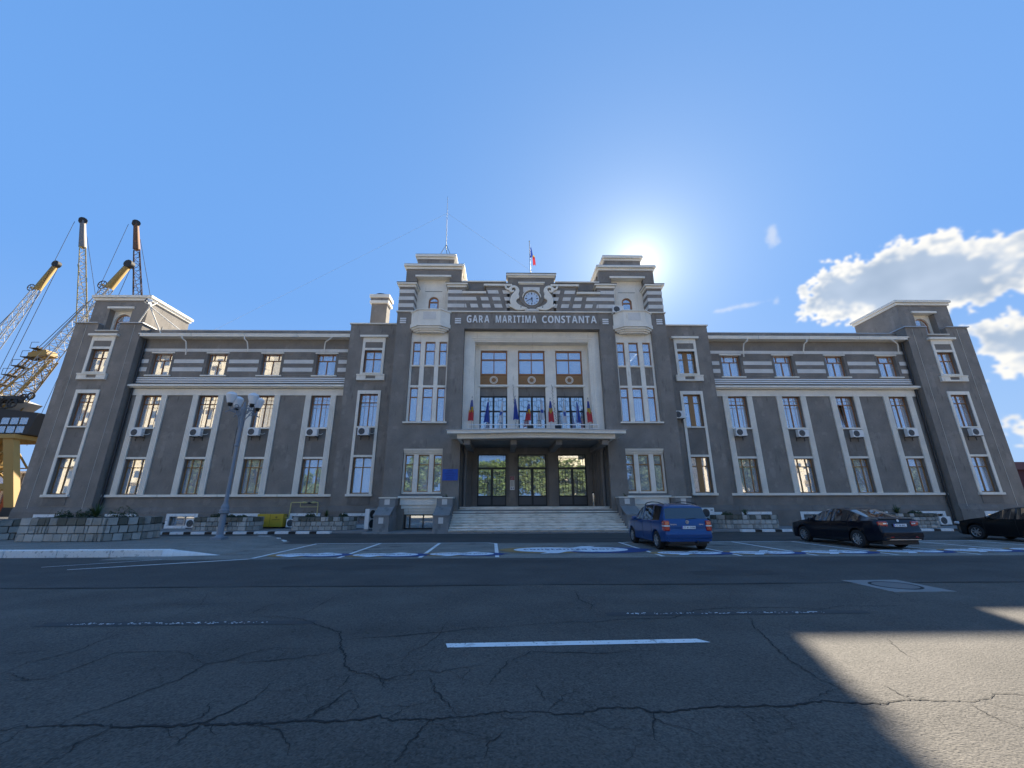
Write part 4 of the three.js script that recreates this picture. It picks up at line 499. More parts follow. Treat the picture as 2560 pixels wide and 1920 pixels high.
[['white air conditioner with round fan showing, second bay from the left end tower', -24.08, 6.62, 0.36], ['white air conditioner behind the lamp post, third bay from the left end tower', -20.0, 6.66, 0.36], ['white air conditioner on the left wing, bay nearest the centre', -15.84, 6.63, 0.36], ['white air conditioner on the narrow bay left of the centre block', -11.96, 6.60, 0.91],
  ['white air conditioner on the right wing, bay nearest the centre', 15.33, 6.64, 0.36], ['white air conditioner on the right wing, second bay from the centre', 19.93, 6.57, 0.36], ['white air conditioner on the right wing under the tilted window', 23.98, 6.54, 0.36], ['white air conditioner on the bay beside the right end tower', 28.10, 6.60, 0.36], ['white air conditioner on the right end tower itself', 32.25, 6.56, 0.96], ['white air conditioner tucked against the centre block, right of its tall windows', 10.70, 7.84, 0.91]].forEach(([l, x, y, z]) => copy(ac0, l, [x, y, z]));
[['white air conditioner on the pavement by the yellow gas box, left of a stone planter', -16.25, 0.46, 0.42], ['white air conditioner on the pavement under the second basement window from the left', -22.9, 0.46, 0.42], ['white air conditioner on the pavement beside the left end tower', -26.6, 0.46, 0.42], ['white air conditioner on the pavement beside the right end tower', 28.55, 0.46, 0.42], ['white air conditioner standing on the right tower balcony', 6.35, 15.36, 2.62]].forEach(([l, x, y, z]) => copy(ac0, l, [x, y, z]));
function tallAC(label, at, turn) { const o = thing('heat_pump', label, 'air conditioner', at, turn); part('casing', [new RoundedBoxGeometry(0.92, 1.22, 0.34, 2, 0.02).translate(0, 0.64, 0)], mat(lin(0.74, 0.74, 0.72), 0.5), o); for (const y of [0.36, 0.93]) part('fan_grille', [lathe([[0, 0.004], [0.24, 0.004], [0.26, 0]], 24).rotateX(Math.PI / 2).translate(-0.14, y, 0.171)], mat(lin(0.04, 0.045, 0.05), 0.6), o); part('badge', [bx(0.2, 0.36, 1.08, 1.13, 0.17, 0.174)], M.iron, o); part('foot', [bx(-0.35, -0.25, 0, 0.04, -0.17, 0.17)], M.iron, o); part('foot', [bx(0.25, 0.35, 0, 0.04, -0.17, 0.17)], M.iron, o); return o; }
tallAC('tall two-fan air conditioner on the pavement left of the centre pedestals, seen edge-on', [-10.45, 0.12, 2.2], 1.15); tallAC('tall two-fan air conditioner on the pavement behind the blue car', [11.35, 0.12, 1.75], 0.1);

// ---------------------------------------------------------------- flags on the balcony and roof
const cloth = (r, g, b) => phys(lin(r, g, b), 0.9, { side: THREE.DoubleSide, transmission: 0.4, thickness: 0 });
const FC = { blue: cloth(0.03, 0.07, 0.36), yellow: cloth(0.62, 0.40, 0.03), red: cloth(0.55, 0.04, 0.05), white: cloth(0.70, 0.70, 0.72), sky: cloth(0.05, 0.12, 0.45) };
function drape(W, y0, y1, a, b, w0, w1, n = 8, sd = 0, lean = 0) { // hanging cloth between heights, a..b = share of the hoist, folds in plan
  const g = new THREE.PlaneGeometry(1, 1, 14, n), p = g.attributes.position;
  for (let i = 0; i < p.count; i++) { const u = mix(a, b, p.getX(i) + 0.5), v = p.getY(i) + 0.5, w = mix(w1, w0, v), y = mix(y0, y1, v); p.setXYZ(i, W * w * (u - 0.5) + lean * (1 - v), y - 0.12 * Math.abs(u - 0.5) * (1 - v), 0.055 * Math.sin(u * 9 + sd + v * 1.3) * (1.2 - v * 0.8)); }
  g.computeVertexNormals(); return g;
}
function flag(kind, x, top, bot, i, label) {
  const o = thing('flag', label, 'flag', [x, 0, 2.06], 0, 'flags on the balcony'), H = top - 0.18, sd = i * 1.7, ln = [-0.04, -0.10, -0.12, 0.06, -0.05, 0.05, 0.03, 0.04, 0.08, 0.05][i];
  part('pole', [bar(V(0, 6.05, -0.02), V(0, top, -0.02), 0.014, 8)], M.zinc, o); part('finial', [new THREE.ConeGeometry(0.03, 0.14, 8).translate(0, top + 0.05, -0.02)], M.iron, o);
  const c = (n, m, a, b, f0, f1, w0, w1) => part(n, [drape(0.46, mix(bot, H, f0), mix(bot, H, f1), a, b, w0, w1, 8, sd, ln * (1 - f0)).translate(ln * (1 - f1), 0, 0)], m, o);
  if (kind === 'ro') { c('blue_band', FC.blue, 0, 1, 0.52, 1, 0.22, 0.62); c('yellow_band', FC.yellow, 0.12, 0.9, 0.40, 0.66, 0.66, 0.74).position.z = 0.03; c('red_band', FC.red, 0, 1, 0, 0.48, 0.74, 0.85).position.z = 0.02; }
  else if (kind === 'eu') { c('cloth', FC.blue, 0, 1, 0, 1, 0.2, 0.85); }
  else { c('cloth', FC.white, 0, 1, 0, 1, 0.2, 0.8); const e = c('emblem', FC.sky, 0.15, 0.8, 0.33, 0.50, 0.6, 0.5); e.position.z = 0.06; e.rotation.z = 0.0; }
}
[['ro', -4.27, 8.81, 7.18, 'blue over red flag hanging at the far left of the balcony'], ['eu', -3.15, 8.65, 7.08, 'dark blue flag second from the left on the balcony'], ['w', -2.15, 8.65, 7.06, 'white flag with blue mark third from the left on the balcony'], ['eu', -1.26, 8.88, 7.27, 'dark blue flag in front of the pillar left of the balcony centre'], ['ro', -0.30, 8.54, 7.2, 'blue, yellow and red flag nearest the middle of the balcony'], ['w', 0.58, 8.82, 7.23, 'narrow white flag just right of the balcony centre'], ['ro', 1.20, 8.73, 7.1, 'blue, yellow and red flag in front of the pillar right of centre'], ['w', 2.14, 8.69, 7.0, 'white flag with blue mark in the right third of the balcony'], ['eu', 3.07, 8.66, 7.03, 'dark blue flag second from the right on the balcony'], ['ro', 3.86, 8.73, 7.07, 'blue, yellow and red flag at the far right of the balcony']].forEach(([k, x, t0, b, l], i) => flag(k, x, t0, b, i, l));
for (const [x, l] of [[-0.25, 'small black floodlight on the balcony edge left of the middle'], [1.62, 'small black floodlight on the balcony edge right of the middle']]) { const o = thing('floodlight', l, 'floodlight', [x, 6.05, 2.6], 0, 'balcony floodlights'); part('housing', [new RoundedBoxGeometry(0.42, 0.26, 0.16, 2, 0.03).rotateX(-0.7).translate(0, 0.55, 0)], M.black, o); part('bracket', [bx(-0.16, -0.13, 0, 0.5, -0.02, 0.02), bx(0.13, 0.16, 0, 0.5, -0.02, 0.02), bx(-0.16, 0.16, 0, 0.03, -0.05, 0.05)], M.iron, o); }
for (const [x, l] of [[-1.42, 'drooping string of dark pennant lights on the left portal pillar'], [1.42, 'drooping string of dark pennant lights on the right portal pillar']]) { const g = []; for (let k = 0; k < 46; k++) { const y = 10.0 - k * 0.078, dx = 0.05 + 0.3 * (k / 46) ** 1.6; g.push(new THREE.SphereGeometry(0.018 + 0.012 * rnd(), 5, 4).translate(x + dx + rr(-0.04, 0.04) * (1 + k / 20), y, 1.12 + 0.7 * (k / 46) ** 2)); } const o = thing('light_string', l, 'light string', [0, 0, 0]); part('cord', [tube([[x + 0.05, 10.0, 1.12], [x + 0.08, 9, 1.18], [x + 0.2, 7.6, 1.45], [x + 0.35, 6.4, 1.82]], 0.006, 16, 4)], M.iron, o); const b = part('bulbs', g, M.iron, o); b.userData.kind = 'stuff'; }
{ // roof flag, aerial and its stays
  const o = thing('flagpole', 'blue, yellow and red flag on a thin pole above the clock', 'flagpole', [0.0, 18.41, 1.9]); part('pole', [bar(V(0, 0, 0), V(-0.05, 3.3, 0), 0.035, 8, 0.02)], M.iron, o); part('finial', [new THREE.SphereGeometry(0.05, 8, 6).translate(-0.05, 3.32, 0)], M.iron, o);
  const q = (n, m, y0, y1, x0, w0, w1) => part(n, [drape(0.55, y0, y1, 0, 1, w0, w1, 8, 2, 0.06).translate(x0, 0, 0.03)], m, o); q('blue_band', FC.blue, 1.85, 2.75, 0.06, 0.1, 0.5); q('yellow_band', FC.yellow, 1.75, 2.0, 0.24, 0.24, 0.3); q('red_band', FC.red, 1.15, 1.85, 0.26, 0.35, 0.42);
  const a = thing('radio_mast', 'thin aerial with tripod foot on the left centre tower', 'aerial', [-6.8, 20.95, 0.9]); part('mast', [bar(V(0, 0.6, 0), V(-0.1, 5.9, 0), 0.028, 6, 0.012)], M.iron, a); for (const [x, z] of [[-0.45, 0.2], [0.4, 0.25], [0.05, -0.45]]) part('tripod_leg', [bar(V(x, 0, z), V(0, 1.1, 0), 0.022)], M.iron, a);
  for (const [x1, y1, z1] of [[-22, -6.8, -3], [7, -1.5, 0.2]]) part('stay_wire', [bar(V(-0.06, 4.2, 0), V(x1, y1, z1), 0.008, 4)], M.zinc, a);
}
{ // cameras and struts on the left end tower roof
  const o = thing('camera_mast', 'strut mast with white cameras on the left end tower roof', 'camera mast', [-29.6, 14.2, -0.2]), tip = V(0.15, 2.2, 0.95);
  for (const [n, p] of [['strut', V(-0.55, 0.9, 0.75)], ['strut', V(2.6, -0.05, -1.6)], ['strut', V(0.9, 0.15, 0.2)], ['strut', V(-0.05, 2.9, 0.2)]]) part(n, [bar(p, tip, 0.045, 6)], M.trim, o);
  for (const [x, y, z, r] of [[-0.15, 2.55, 1.05, 0.5], [0.2, 2.6, 1.15, -0.4], [0.15, 2.38, 1.1, 0.1]]) { const c = part('camera', [new RoundedBoxGeometry(0.16, 0.18, 0.36, 2, 0.03).rotateY(r).translate(x, y, z)], M.white, o); part('lens', [new THREE.CylinderGeometry(0.06, 0.07, 0.06, 12).rotateX(Math.PI / 2).rotateY(r).translate(x + 0.2 * Math.sin(r), y, z + 0.2 * Math.cos(r))], M.black, c); }
  const b = thing('junction_box', 'grey junction box on the sunlit side of the left end tower', 'box', [-29.5, 15.0, -1.5]); part('casing', [new RoundedBoxGeometry(0.3, 0.5, 0.4, 1, 0.02)], M.white, b); part('screen', [new RoundedBoxGeometry(0.05, 0.5, 0.7, 1, 0.01).rotateY(0.5).translate(0.1, 0, 0.7)], M.iron, b);
}
// ---------------------------------------------------------------- plaques, gas box, pipes
function canvasTex(w, h, draw) { const c = document.createElement('canvas'); c.width = w; c.height = h; const g = c.getContext('2d'); draw(g, w, h); const t0 = new THREE.CanvasTexture(c); t0.colorSpace = THREE.SRGBColorSpace; return t0; }
function board(name, w, h, d, tex, parent, at, turn = 0, rough = 0.5) { // a flat print on a thin board
  const g = part(name, [new RoundedBoxGeometry(w, h, d, 1, Math.min(0.006, d / 3))], mat(lin(0.2, 0.2, 0.22), 0.6), parent); const f = new THREE.Mesh(new THREE.PlaneGeometry(w - 0.012, h - 0.012), mat(0xffffff, rough, { map: tex })); f.name = 'print'; f.position.z = d / 2 + 0.003; g.add(f); g.position.set(...at); g.rotation.y = turn; return g;
}
{
  const o = thing('blue_plaque', 'blue rectangular institution plaque with dark lettering left of the entrance', 'sign', [-5.54, 3.49, 2.425]);
  board('plate', 1.02, 0.74, 0.03, canvasTex(512, 372, (g, w, h) => { g.fillStyle = '#1c50ae'; g.fillRect(0, 0, w, h); g.fillStyle = '#0b2358'; g.textAlign = 'center'; g.font = 'bold 40px sans-serif'; ['ROMANIA', 'MINISTERUL', 'TRANSPORTURILOR', 'ADMINISTRATIA', 'PORTURILOR', 'MARITIME S.A.'].forEach((s, i) => g.fillText(s, w / 2, 58 + i * 55)); }), o, [0, 0, 0]);
  const p = thing('notice_board', 'narrow red and white notice on the pillar left of the middle doors', 'sign', [-1.44, 3.07, 0.14]);
  board('plate', 0.33, 0.96, 0.02, canvasTex(128, 372, (g, w, h) => { g.fillStyle = '#cfc9bd'; g.fillRect(0, 0, w, h); g.fillStyle = '#7a1626'; g.fillRect(6, 6, w - 12, 100); g.strokeStyle = '#d9c9c9'; g.lineWidth = 6; g.beginPath(); g.arc(w / 2, 56, 30, 0, 7); g.moveTo(40, 80); g.lineTo(88, 32); g.stroke(); g.fillStyle = '#777'; for (let i = 0; i < 9; i++) g.fillRect(18, 130 + i * 17, w - 36 - (i * 13) % 30, 6); g.fillStyle = '#dfe3e8'; g.fillRect(6, 290, w - 12, 76); g.fillStyle = '#222'; g.fillRect(24, 308, 28, 34); g.fillRect(76, 308, 28, 34); }), p, [0, 0, 0]);
  const b = thing('gas_cabinet', 'yellow metal gas cabinet against the left wing base', 'cabinet', [-17.7, 0.22, 0.42]), yel = mat(lin(0.52, 0.36, 0.03), 0.5);
  part('casing', [new RoundedBoxGeometry(1.72, 0.82, 0.5, 2, 0.02).translate(0, 0.42, 0)], yel, b);
  const cross = slab(polyPath(new THREE.Shape(), [[-0.8, 0.75], [-0.1, 0.45], [-0.8, 0.1]]), 0.25, 0.262); part('pressed_panel', [cross], yel, b); part('pressed_panel', [slab(polyPath(new THREE.Shape(), [[0.05, 0.75], [0.42, 0.47], [0.8, 0.75]]), 0.25, 0.262)], yel, b); part('door_gap', [bx(-0.008, 0.008, 0.04, 0.8, 0.249, 0.253)], M.crack, b);
  part('logo', [new THREE.TorusGeometry(0.05, 0.010, 6, 18).translate(0.42, 0.62, 0.266), new THREE.ConeGeometry(0.02, 0.05, 6).translate(0.42, 0.62, 0.266)], M.iron, b); const tx = flatText('GAZ NATURAL', 0.5, 0, 0, 0, 1); tx.rotateX(Math.PI / 2); tx.translate(0.42, 0.47, 0.268); part('lettering', [tx], M.iron, b); part('foot', [bx(-0.8, -0.7, -0.1, 0.02, -0.2, 0.2)], M.iron, b); part('foot', [bx(0.7, 0.8, -0.1, 0.02, -0.2, 0.2)], M.iron, b);
  const g = thing('gas_pipe', 'pale yellow gas pipe with valves above the planter on the left wing', 'pipe', [0, 0, 0]), py = mat(lin(0.52, 0.46, 0.20), 0.5);
  part('main_pipe', [tube([[-16.85, 0.8, 0.35], [-16.7, 0.8, 0.28], [-16.66, 1.0, 0.26], [-16.64, 1.72, 0.26], [-16.55, 1.79, 0.26], [-15, 1.79, 0.26], [-14.82, 1.78, 0.26], [-14.8, 1.6, 0.26], [-14.8, 0.95, 0.26]], 0.035, 60)], py, g); part('bypass', [tube([[-16.0, 1.79, 0.26], [-16.0, 1.55, 0.26], [-15.95, 1.5, 0.26], [-14.95, 1.5, 0.26], [-14.82, 1.52, 0.26]], 0.024, 40)], py, g);
  for (const x of [-15.75, -15.1]) part('valve', [lathe([[0.03, -0.12], [0.075, -0.1], [0.05, -0.04], [0.09, 0], [0.05, 0.04], [0.075, 0.1], [0.03, 0.12]], 12).rotateZ(Math.PI / 2).translate(x, 1.79, 0.26)], py, g); part('regulator', [lathe([[0.04, -0.06], [0.12, -0.04], [0.12, 0.04], [0.04, 0.06]], 14).translate(-15.42, 1.76, 0.26)], M.iron, g);
}
{ // small things on the porch and pavement
  const o = thing('ash_bin', 'slim metal ash bin at the right end of the porch', 'bin', [4.05, 1.47, 1.15]); part('tube', [lathe([[0.001, 0], [0.09, 0], [0.09, 0.78], [0.075, 0.8], [0.075, 0.86]], 16)], phys(lin(0.6, 0.55, 0.48), 0.25, { metalness: 0.9 }), o); part('cap', [lathe([[0.085, 0.86], [0.085, 0.9], [0.001, 0.97]], 16)], M.black, o);
  for (const [x, l] of [[-22.75, 'low black bollard light on the pavement beside the second basement window'], [-18.95, 'low black bollard light in front of the yellow gas cabinet']]) { const b = thing('garden_light', l, 'light', [x, 0.12, 3.3], 0, 'low pavement lights'); part('stem', [bar(V(0, 0, 0), V(0, 0.34, 0), 0.025, 8)], M.iron, b); part('hood', [lathe([[0.02, 0.32], [0.20, 0.44], [0.18, 0.5], [0.001, 0.52]], 14)], M.black, b); part('lens', [lathe([[0.001, 0.30], [0.09, 0.33], [0.09, 0.42]], 12)], M.white, b); }
}
// ---------------------------------------------------------------- planters and their plants
const stones = [0, 1, 2, 3].map((k) => mat(lin(0.42 + 0.08 * k, 0.40 + 0.075 * k, 0.35 + 0.07 * k), 0.95, { map: concMap, bumpMap: grainBump, bumpScale: 0.02 })), mossy = [mat(lin(0.16, 0.155, 0.12), 0.95, { map: concMap, bumpMap: grainBump, bumpScale: 0.02 }), mat(lin(0.20, 0.19, 0.15), 0.95, { map: concMap, bumpMap: grainBump, bumpScale: 0.02 })];
const leafM = [phys(lin(0.045, 0.085, 0.022), 0.5, { side: THREE.DoubleSide }), phys(lin(0.06, 0.095, 0.03), 0.55, { side: THREE.DoubleSide }), phys(lin(0.035, 0.06, 0.02), 0.6, { side: THREE.DoubleSide })];
function planter(label, pts, y0, h, courses = 3) { // pts: plan outline (x, z) anticlockwise as seen from above
  const o = thing('stone_planter', label, 'planter', [0, 0, 0], 0, 'stone block planters'); const inner = pts.map(([x, z]) => { const c = pts.reduce((a, p) => [a[0] + p[0] / pts.length, a[1] + p[1] / pts.length], [0, 0]); return [mix(x, c[0], 0.045), mix(z, c[1], 0.09)]; });
  part('core', [prismY(inner, y0, y0 + h - 0.04)], mat(lin(0.09, 0.085, 0.08), 1), o); part('soil', [prismY(inner.map(([x, z]) => [x, z]), y0 + h - 0.04, y0 + h - 0.02)], M.soil, o);
  for (let e = 0; e < pts.length; e++) { const [ax, az] = pts[e], [b, bz] = pts[(e + 1) % pts.length], L = Math.hypot(b - ax, bz - az), ang = Math.atan2(-(bz - az), b - ax), ch = h / courses;
    for (let k = 0; k < courses; k++) { let d = 0; while (d < L - 0.03) { let w = rnd() < 0.25 ? rr(0.10, 0.17) : rr(0.26, 0.44); if (d + w > L - 0.12) w = L - d; const g = new RoundedBoxGeometry(w - 0.022, ch - 0.022, 0.16, 1, 0.02); const p = g.attributes.position; for (let i = 0; i < p.count; i++) { const q = 0.010; p.setXYZ(i, p.getX(i) + q * (hash(i >> 2, k, 3) - 0.5), p.getY(i) + q * (hash(i >> 2, k, 5) - 0.5), p.getZ(i) + 0.02 * perlin.noise(p.getX(i) * 9 + d, p.getY(i) * 9, k)); } g.computeVertexNormals(); const t0 = (d + w / 2) / L; g.rotateY(ang); g.translate(mix(ax, b, t0), y0 + ch * (k + 0.5), mix(az, bz, t0)); const m = k === courses - 1 && rnd() < 0.5 ? mossy[rnd() * 2 | 0] : stones[rnd() * 4 | 0]; const s = new THREE.Mesh(uvm(join([g])), m); s.name = 'stone_block'; o.add(s); d += w; } } }
  return o;
}
function spiky(label, at, r, n = 46) { const o = thing('yucca_plant', label, 'plant', at, 0, 'spiky plants in the planters'); for (let v = 0; v < 2; v++) { const g = []; for (let k = 0; k < n / 2; k++) { const a = rnd() * 6.283, e = rr(0.15, 1.4), L = r * rr(0.75, 1.1), w = 0.028 * (r / 0.6), pos = [], ix = []; for (let i = 0; i <= 4; i++) { const u = i / 4, dr = L * u * Math.cos(e), dy = L * u * Math.sin(e) - 0.25 * L * u * u * (1.3 - e * 0.7), ww = w * (1 - u ** 2.2) + 0.002; pos.push(dr * Math.cos(a) - ww * Math.sin(a), dy, dr * Math.sin(a) + ww * Math.cos(a), dr * Math.cos(a) + ww * Math.sin(a), dy, dr * Math.sin(a) - ww * Math.cos(a)); if (i) { const q = 2 * i; ix.push(q - 2, q - 1, q, q - 1, q + 1, q); } } const b = new THREE.BufferGeometry(); b.setAttribute('position', new THREE.Float32BufferAttribute(pos, 3)); b.setAttribute('uv', new THREE.Float32BufferAttribute(new Array(pos.length / 3 * 2).fill(0), 2)); b.setIndex(ix); b.computeVertexNormals(); g.push(b); } part('leaves', g, leafM[v], o); } part('stem', [bar(V(0, -0.05, 0), V(0, 0.08, 0), 0.06, 8)], M.soil, o); return o; }
function leafCloud(n, fn, size) { const g = []; const pos = new Float32Array(n * 18); for (let i = 0; i < n; i++) { const [x, y, z] = fn(), s = size * rr(0.6, 1.3), u = V(rr(-1, 1), rr(-1, 1), rr(-1, 1)).normalize().multiplyScalar(s), w = V(rr(-1, 1), rr(-1, 1), rr(-1, 1)).cross(u).normalize().multiplyScalar(s * 0.6); const q = [[-1, 0], [0, -1], [1, 0], [-1, 0], [1, 0], [0, 1]]; q.forEach(([a, b], k) => pos.set([x + u.x * a + w.x * b, y + u.y * a + w.y * b, z + u.z * a + w.z * b], i * 18 + k * 3)); } const b = new THREE.BufferGeometry(); b.setAttribute('position', new THREE.BufferAttribute(pos, 3)); b.setAttribute('uv', new THREE.BufferAttribute(new Float32Array(n * 12), 2)); b.computeVertexNormals(); return b; }
function shrub(label, at, rx, ry, rz) { const o = thing('low_shrub', label, 'shrub', at, 0, 'low shrubs in the planters'); part('foliage', [leafCloud(420, () => { const a = rnd() * 6.283, u = Math.sqrt(rnd()), v = rnd(); return [rx * u * Math.cos(a), ry * v * Math.sqrt(1 - 0.8 * u * u) * (0.8 + 0.4 * Math.sin(a * 3)), rz * u * Math.sin(a)]; }, 0.035)], leafM[2], o); part('twig', [bar(V(0, -0.04, 0), V(0.03, ry * 0.6, 0), 0.012), bar(V(0.02, -0.02, 0), V(-0.1, ry * 0.5, 0.05), 0.010)], M.soil, o); }
planter('long octagonal stone planter on the island by the white kerb', [[-22.6, 9.9], [-22.3, 11.15], [-18.75, 11.2], [-18.05, 10.2], [-18.3, 8.9], [-22.2, 8.9]], 0.18, 0.95);
planter('stone planter at the far left edge behind the long island planter', [[-27.4, 9.4], [-27.0, 10.3], [-24.2, 10.3], [-23.4, 9.5], [-24, 8.7], [-27, 8.7]], 0.18, 0.85);
planter('stone planter on the pavement behind the lamp post', [[-20.95, 3.0], [-17.8, 3.0], [-17.25, 2.3], [-17.8, 1.5], [-20.9, 1.5], [-21.4, 2.2]], 0.12, 0.80);
planter('stone planter on the pavement below the gas pipe', [[-14.95, 3.0], [-11.95, 3.0], [-11.4, 2.3], [-11.9, 1.5], [-14.9, 1.5], [-15.3, 2.2]], 0.12, 0.80);
planter('stone planter just right of the blue car', [[11.9, 2.95], [15.1, 2.95], [15.6, 2.3], [15.1, 1.5], [11.9, 1.5], [11.4, 2.2]], 0.12, 0.82);
planter('stone planter behind the boot of the dark saloon', [[20.6, 2.95], [25.5, 2.95], [25.9, 2.3], [25.5, 1.5], [20.6, 1.5], [20.2, 2.2]], 0.12, 0.88, 4);
spiky('large yucca in the long island planter', [-20.3, 1.15, 10.1], 0.66, 60); spiky('yucca in the planter below the gas pipe', [-13.3, 0.92, 2.3], 0.50); spiky('yucca in the planter behind the dark saloon', [23.6, 1.0, 2.3], 0.62); spiky('yucca in the planter just right of the blue car', [13.6, 0.94, 2.3], 0.48);
shrub('low shrub left of the yucca in the long island planter', [-21.7, 1.12, 10.1], 0.32, 0.28, 0.3); shrub('bushy shrub just right of the yucca in the long island planter', [-19.2, 1.12, 10.0], 0.6, 0.42, 0.4); shrub('wispy shrub touching the yucca on its left in the island planter', [-20.95, 1.12, 9.9], 0.35, 0.4, 0.3);
shrub('low shrub left of the lamp post in the planter behind it', [-20.1, 0.9, 2.4], 0.34, 0.24, 0.3); shrub('low shrub right of the lamp post in the planter behind it', [-19.3, 0.9, 2.4], 0.36, 0.2, 0.3); shrub('smallest shrub at the right of the planter behind the lamp post', [-18.5, 0.9, 2.4], 0.3, 0.14, 0.3); shrub('low shrub under the gas pipe end', [-14.3, 0.9, 2.3], 0.3, 0.32, 0.3); shrub('low shrub at the right end of the planter below the gas pipe', [-12.2, 0.9, 2.3], 0.3, 0.26, 0.3);
shrub('low shrub left of the yucca behind the dark saloon', [22.4, 0.98, 2.3], 0.4, 0.2, 0.3); shrub('low shrub right of the yucca behind the dark saloon', [24.8, 0.98, 2.3], 0.4, 0.2, 0.3); shrub('low shrub beside the yucca right of the blue car', [12.4, 0.92, 2.3], 0.35, 0.2, 0.3);
spiky('small agave on the pedestal left of the steps', [-5.65, 2.07, 2.85], 0.34, 12); spiky('small agave on the pedestal right of the steps', [5.72, 2.07, 2.85], 0.34, 12);

// ---------------------------------------------------------------- street lamp
{
  const o = thing('street_lamp', 'ornate grey-blue street lamp with four white globes on the island', 'street lamp', [-14.5, 0.18, 10.35]), iron = mat(lin(0.22, 0.25, 0.29), 0.5);
  part('base', [bx(-0.24, 0.24, 0, 0.10, -0.24, 0.24), lathe([[0.22, 0.1], [0.15, 0.16], [0.135, 0.22]], 8)], iron, o);
  part('pole', [lathe([[0.14, 0.2], [0.12, 1.08], [0.12, 1.1]], 8), lathe([[0.12, 1.08], [0.20, 1.10], [0.21, 1.14], [0.16, 1.17], [0.2, 1.2], [0.19, 1.25], [0.14, 1.27], [0.16, 1.31], [0.16, 1.38], [0.11, 1.48], [0.09, 1.53], [0.11, 1.55], [0.085, 1.57], [0.072, 2.6], [0.085, 2.62], [0.085, 2.66], [0.068, 2.7], [0.060, 4.05]], 16), lathe([[0.06, 4.05], [0.10, 4.08], [0.11, 4.13], [0.08, 4.18], [0.085, 5.2], [0.10, 5.25], [0.085, 5.3], [0.085, 5.75], [0.12, 5.8], [0.10, 5.9], [0.05, 6.0], [0.055, 6.1], [0.02, 6.2], [0.001, 6.26]], 16)], iron, o);
  for (const y of [4.3, 4.55, 4.8, 5.05, 5.45]) part('collar', [lathe([[0.085, y - 0.02], [0.105, y], [0.085, y + 0.02]], 14)], iron, o);
  part('cable', [tube([[-0.11, 3.6, 0.04], [-0.12, 4.6, 0.05], [-0.10, 5.2, 0.05]], 0.012, 10, 5)], M.iron, o);
  const opal = phys(lin(0.86, 0.87, 0.88), 0.35, { transmission: 0.25, thickness: 0 });
  for (let k = 0; k < 4; k++) { const a = k * Math.PI / 2 + 0.52, R = 0.64, c = Math.cos(a), s = Math.sin(a), P = (r, y) => [r * c, y, r * s];
    const arm = part('arm', [tube([P(0.08, 5.55), P(0.22, 5.82), P(0.38, 5.86), P(0.52, 5.72), P(0.62, 5.76), P(0.62, 5.9)], 0.028, 30), tube([P(0.10, 4.95), P(0.14, 5.35), P(0.32, 5.62), P(0.62, 5.66), P(0.78, 5.56)], 0.022, 26)], iron, o); part('scroll', [tube([P(0.2, 5.86), P(0.3, 6.0), P(0.42, 5.96), P(0.40, 5.84), P(0.32, 5.86)], 0.02, 20), tube([P(0.26, 5.6), P(0.36, 5.74), P(0.44, 5.66), P(0.38, 5.58)], 0.018, 16)], iron, arm);
    const h = part('lamp_holder', [lathe([[0.001, 5.86], [0.09, 5.88], [0.10, 6.02], [0.12, 6.03]], 16).translate(R * c, 0, R * s)], M.black, o); part('globe', [lathe([[0.12, 6.02], [0.14, 6.04], [0.235, 6.38], [0.232, 6.42], [0.17, 6.50], [0.09, 6.545], [0.001, 6.56]], 22).translate(R * c, 0, R * s)], opal, h); }
}

// ---------------------------------------------------------------- cars (front towards the building, -z)
const ip = (tab, z) => { if (z <= tab[0][0]) return tab[0][1]; for (let i = 1; i < tab.length; i++) if (z <= tab[i][0]) return mix(tab[i - 1][1], tab[i][1], (z - tab[i - 1][0]) / (tab[i][0] - tab[i - 1][0])); return tab.at(-1)[1]; };
const tyreG = lathe([[0.20, -0.10], [0.29, -0.105], [0.315, -0.09], [0.322, -0.05], [0.322, 0.05], [0.315, 0.09], [0.29, 0.105], [0.20, 0.10]], 32).rotateZ(Math.PI / 2), rimG = lathe([[0.001, 0.02], [0.14, 0.03], [0.195, 0.055], [0.215, 0.085], [0.205, 0.10]], 28).rotateZ(-Math.PI / 2);
const alloy = phys(lin(0.62, 0.63, 0.64), 0.28, { metalness: 0.85 }), rubber = mat(lin(0.018, 0.018, 0.019), 0.85), carGlass = phys(lin(0.012, 0.015, 0.018), 0.03, { ior: 1.75, clearcoat: 1, clearcoatRoughness: 0.02 }), redLens = phys(lin(0.42, 0.012, 0.012), 0.12, { clearcoat: 1, clearcoatRoughness: 0.04 }), whiteLens = phys(lin(0.75, 0.76, 0.78), 0.15, { clearcoat: 1 });
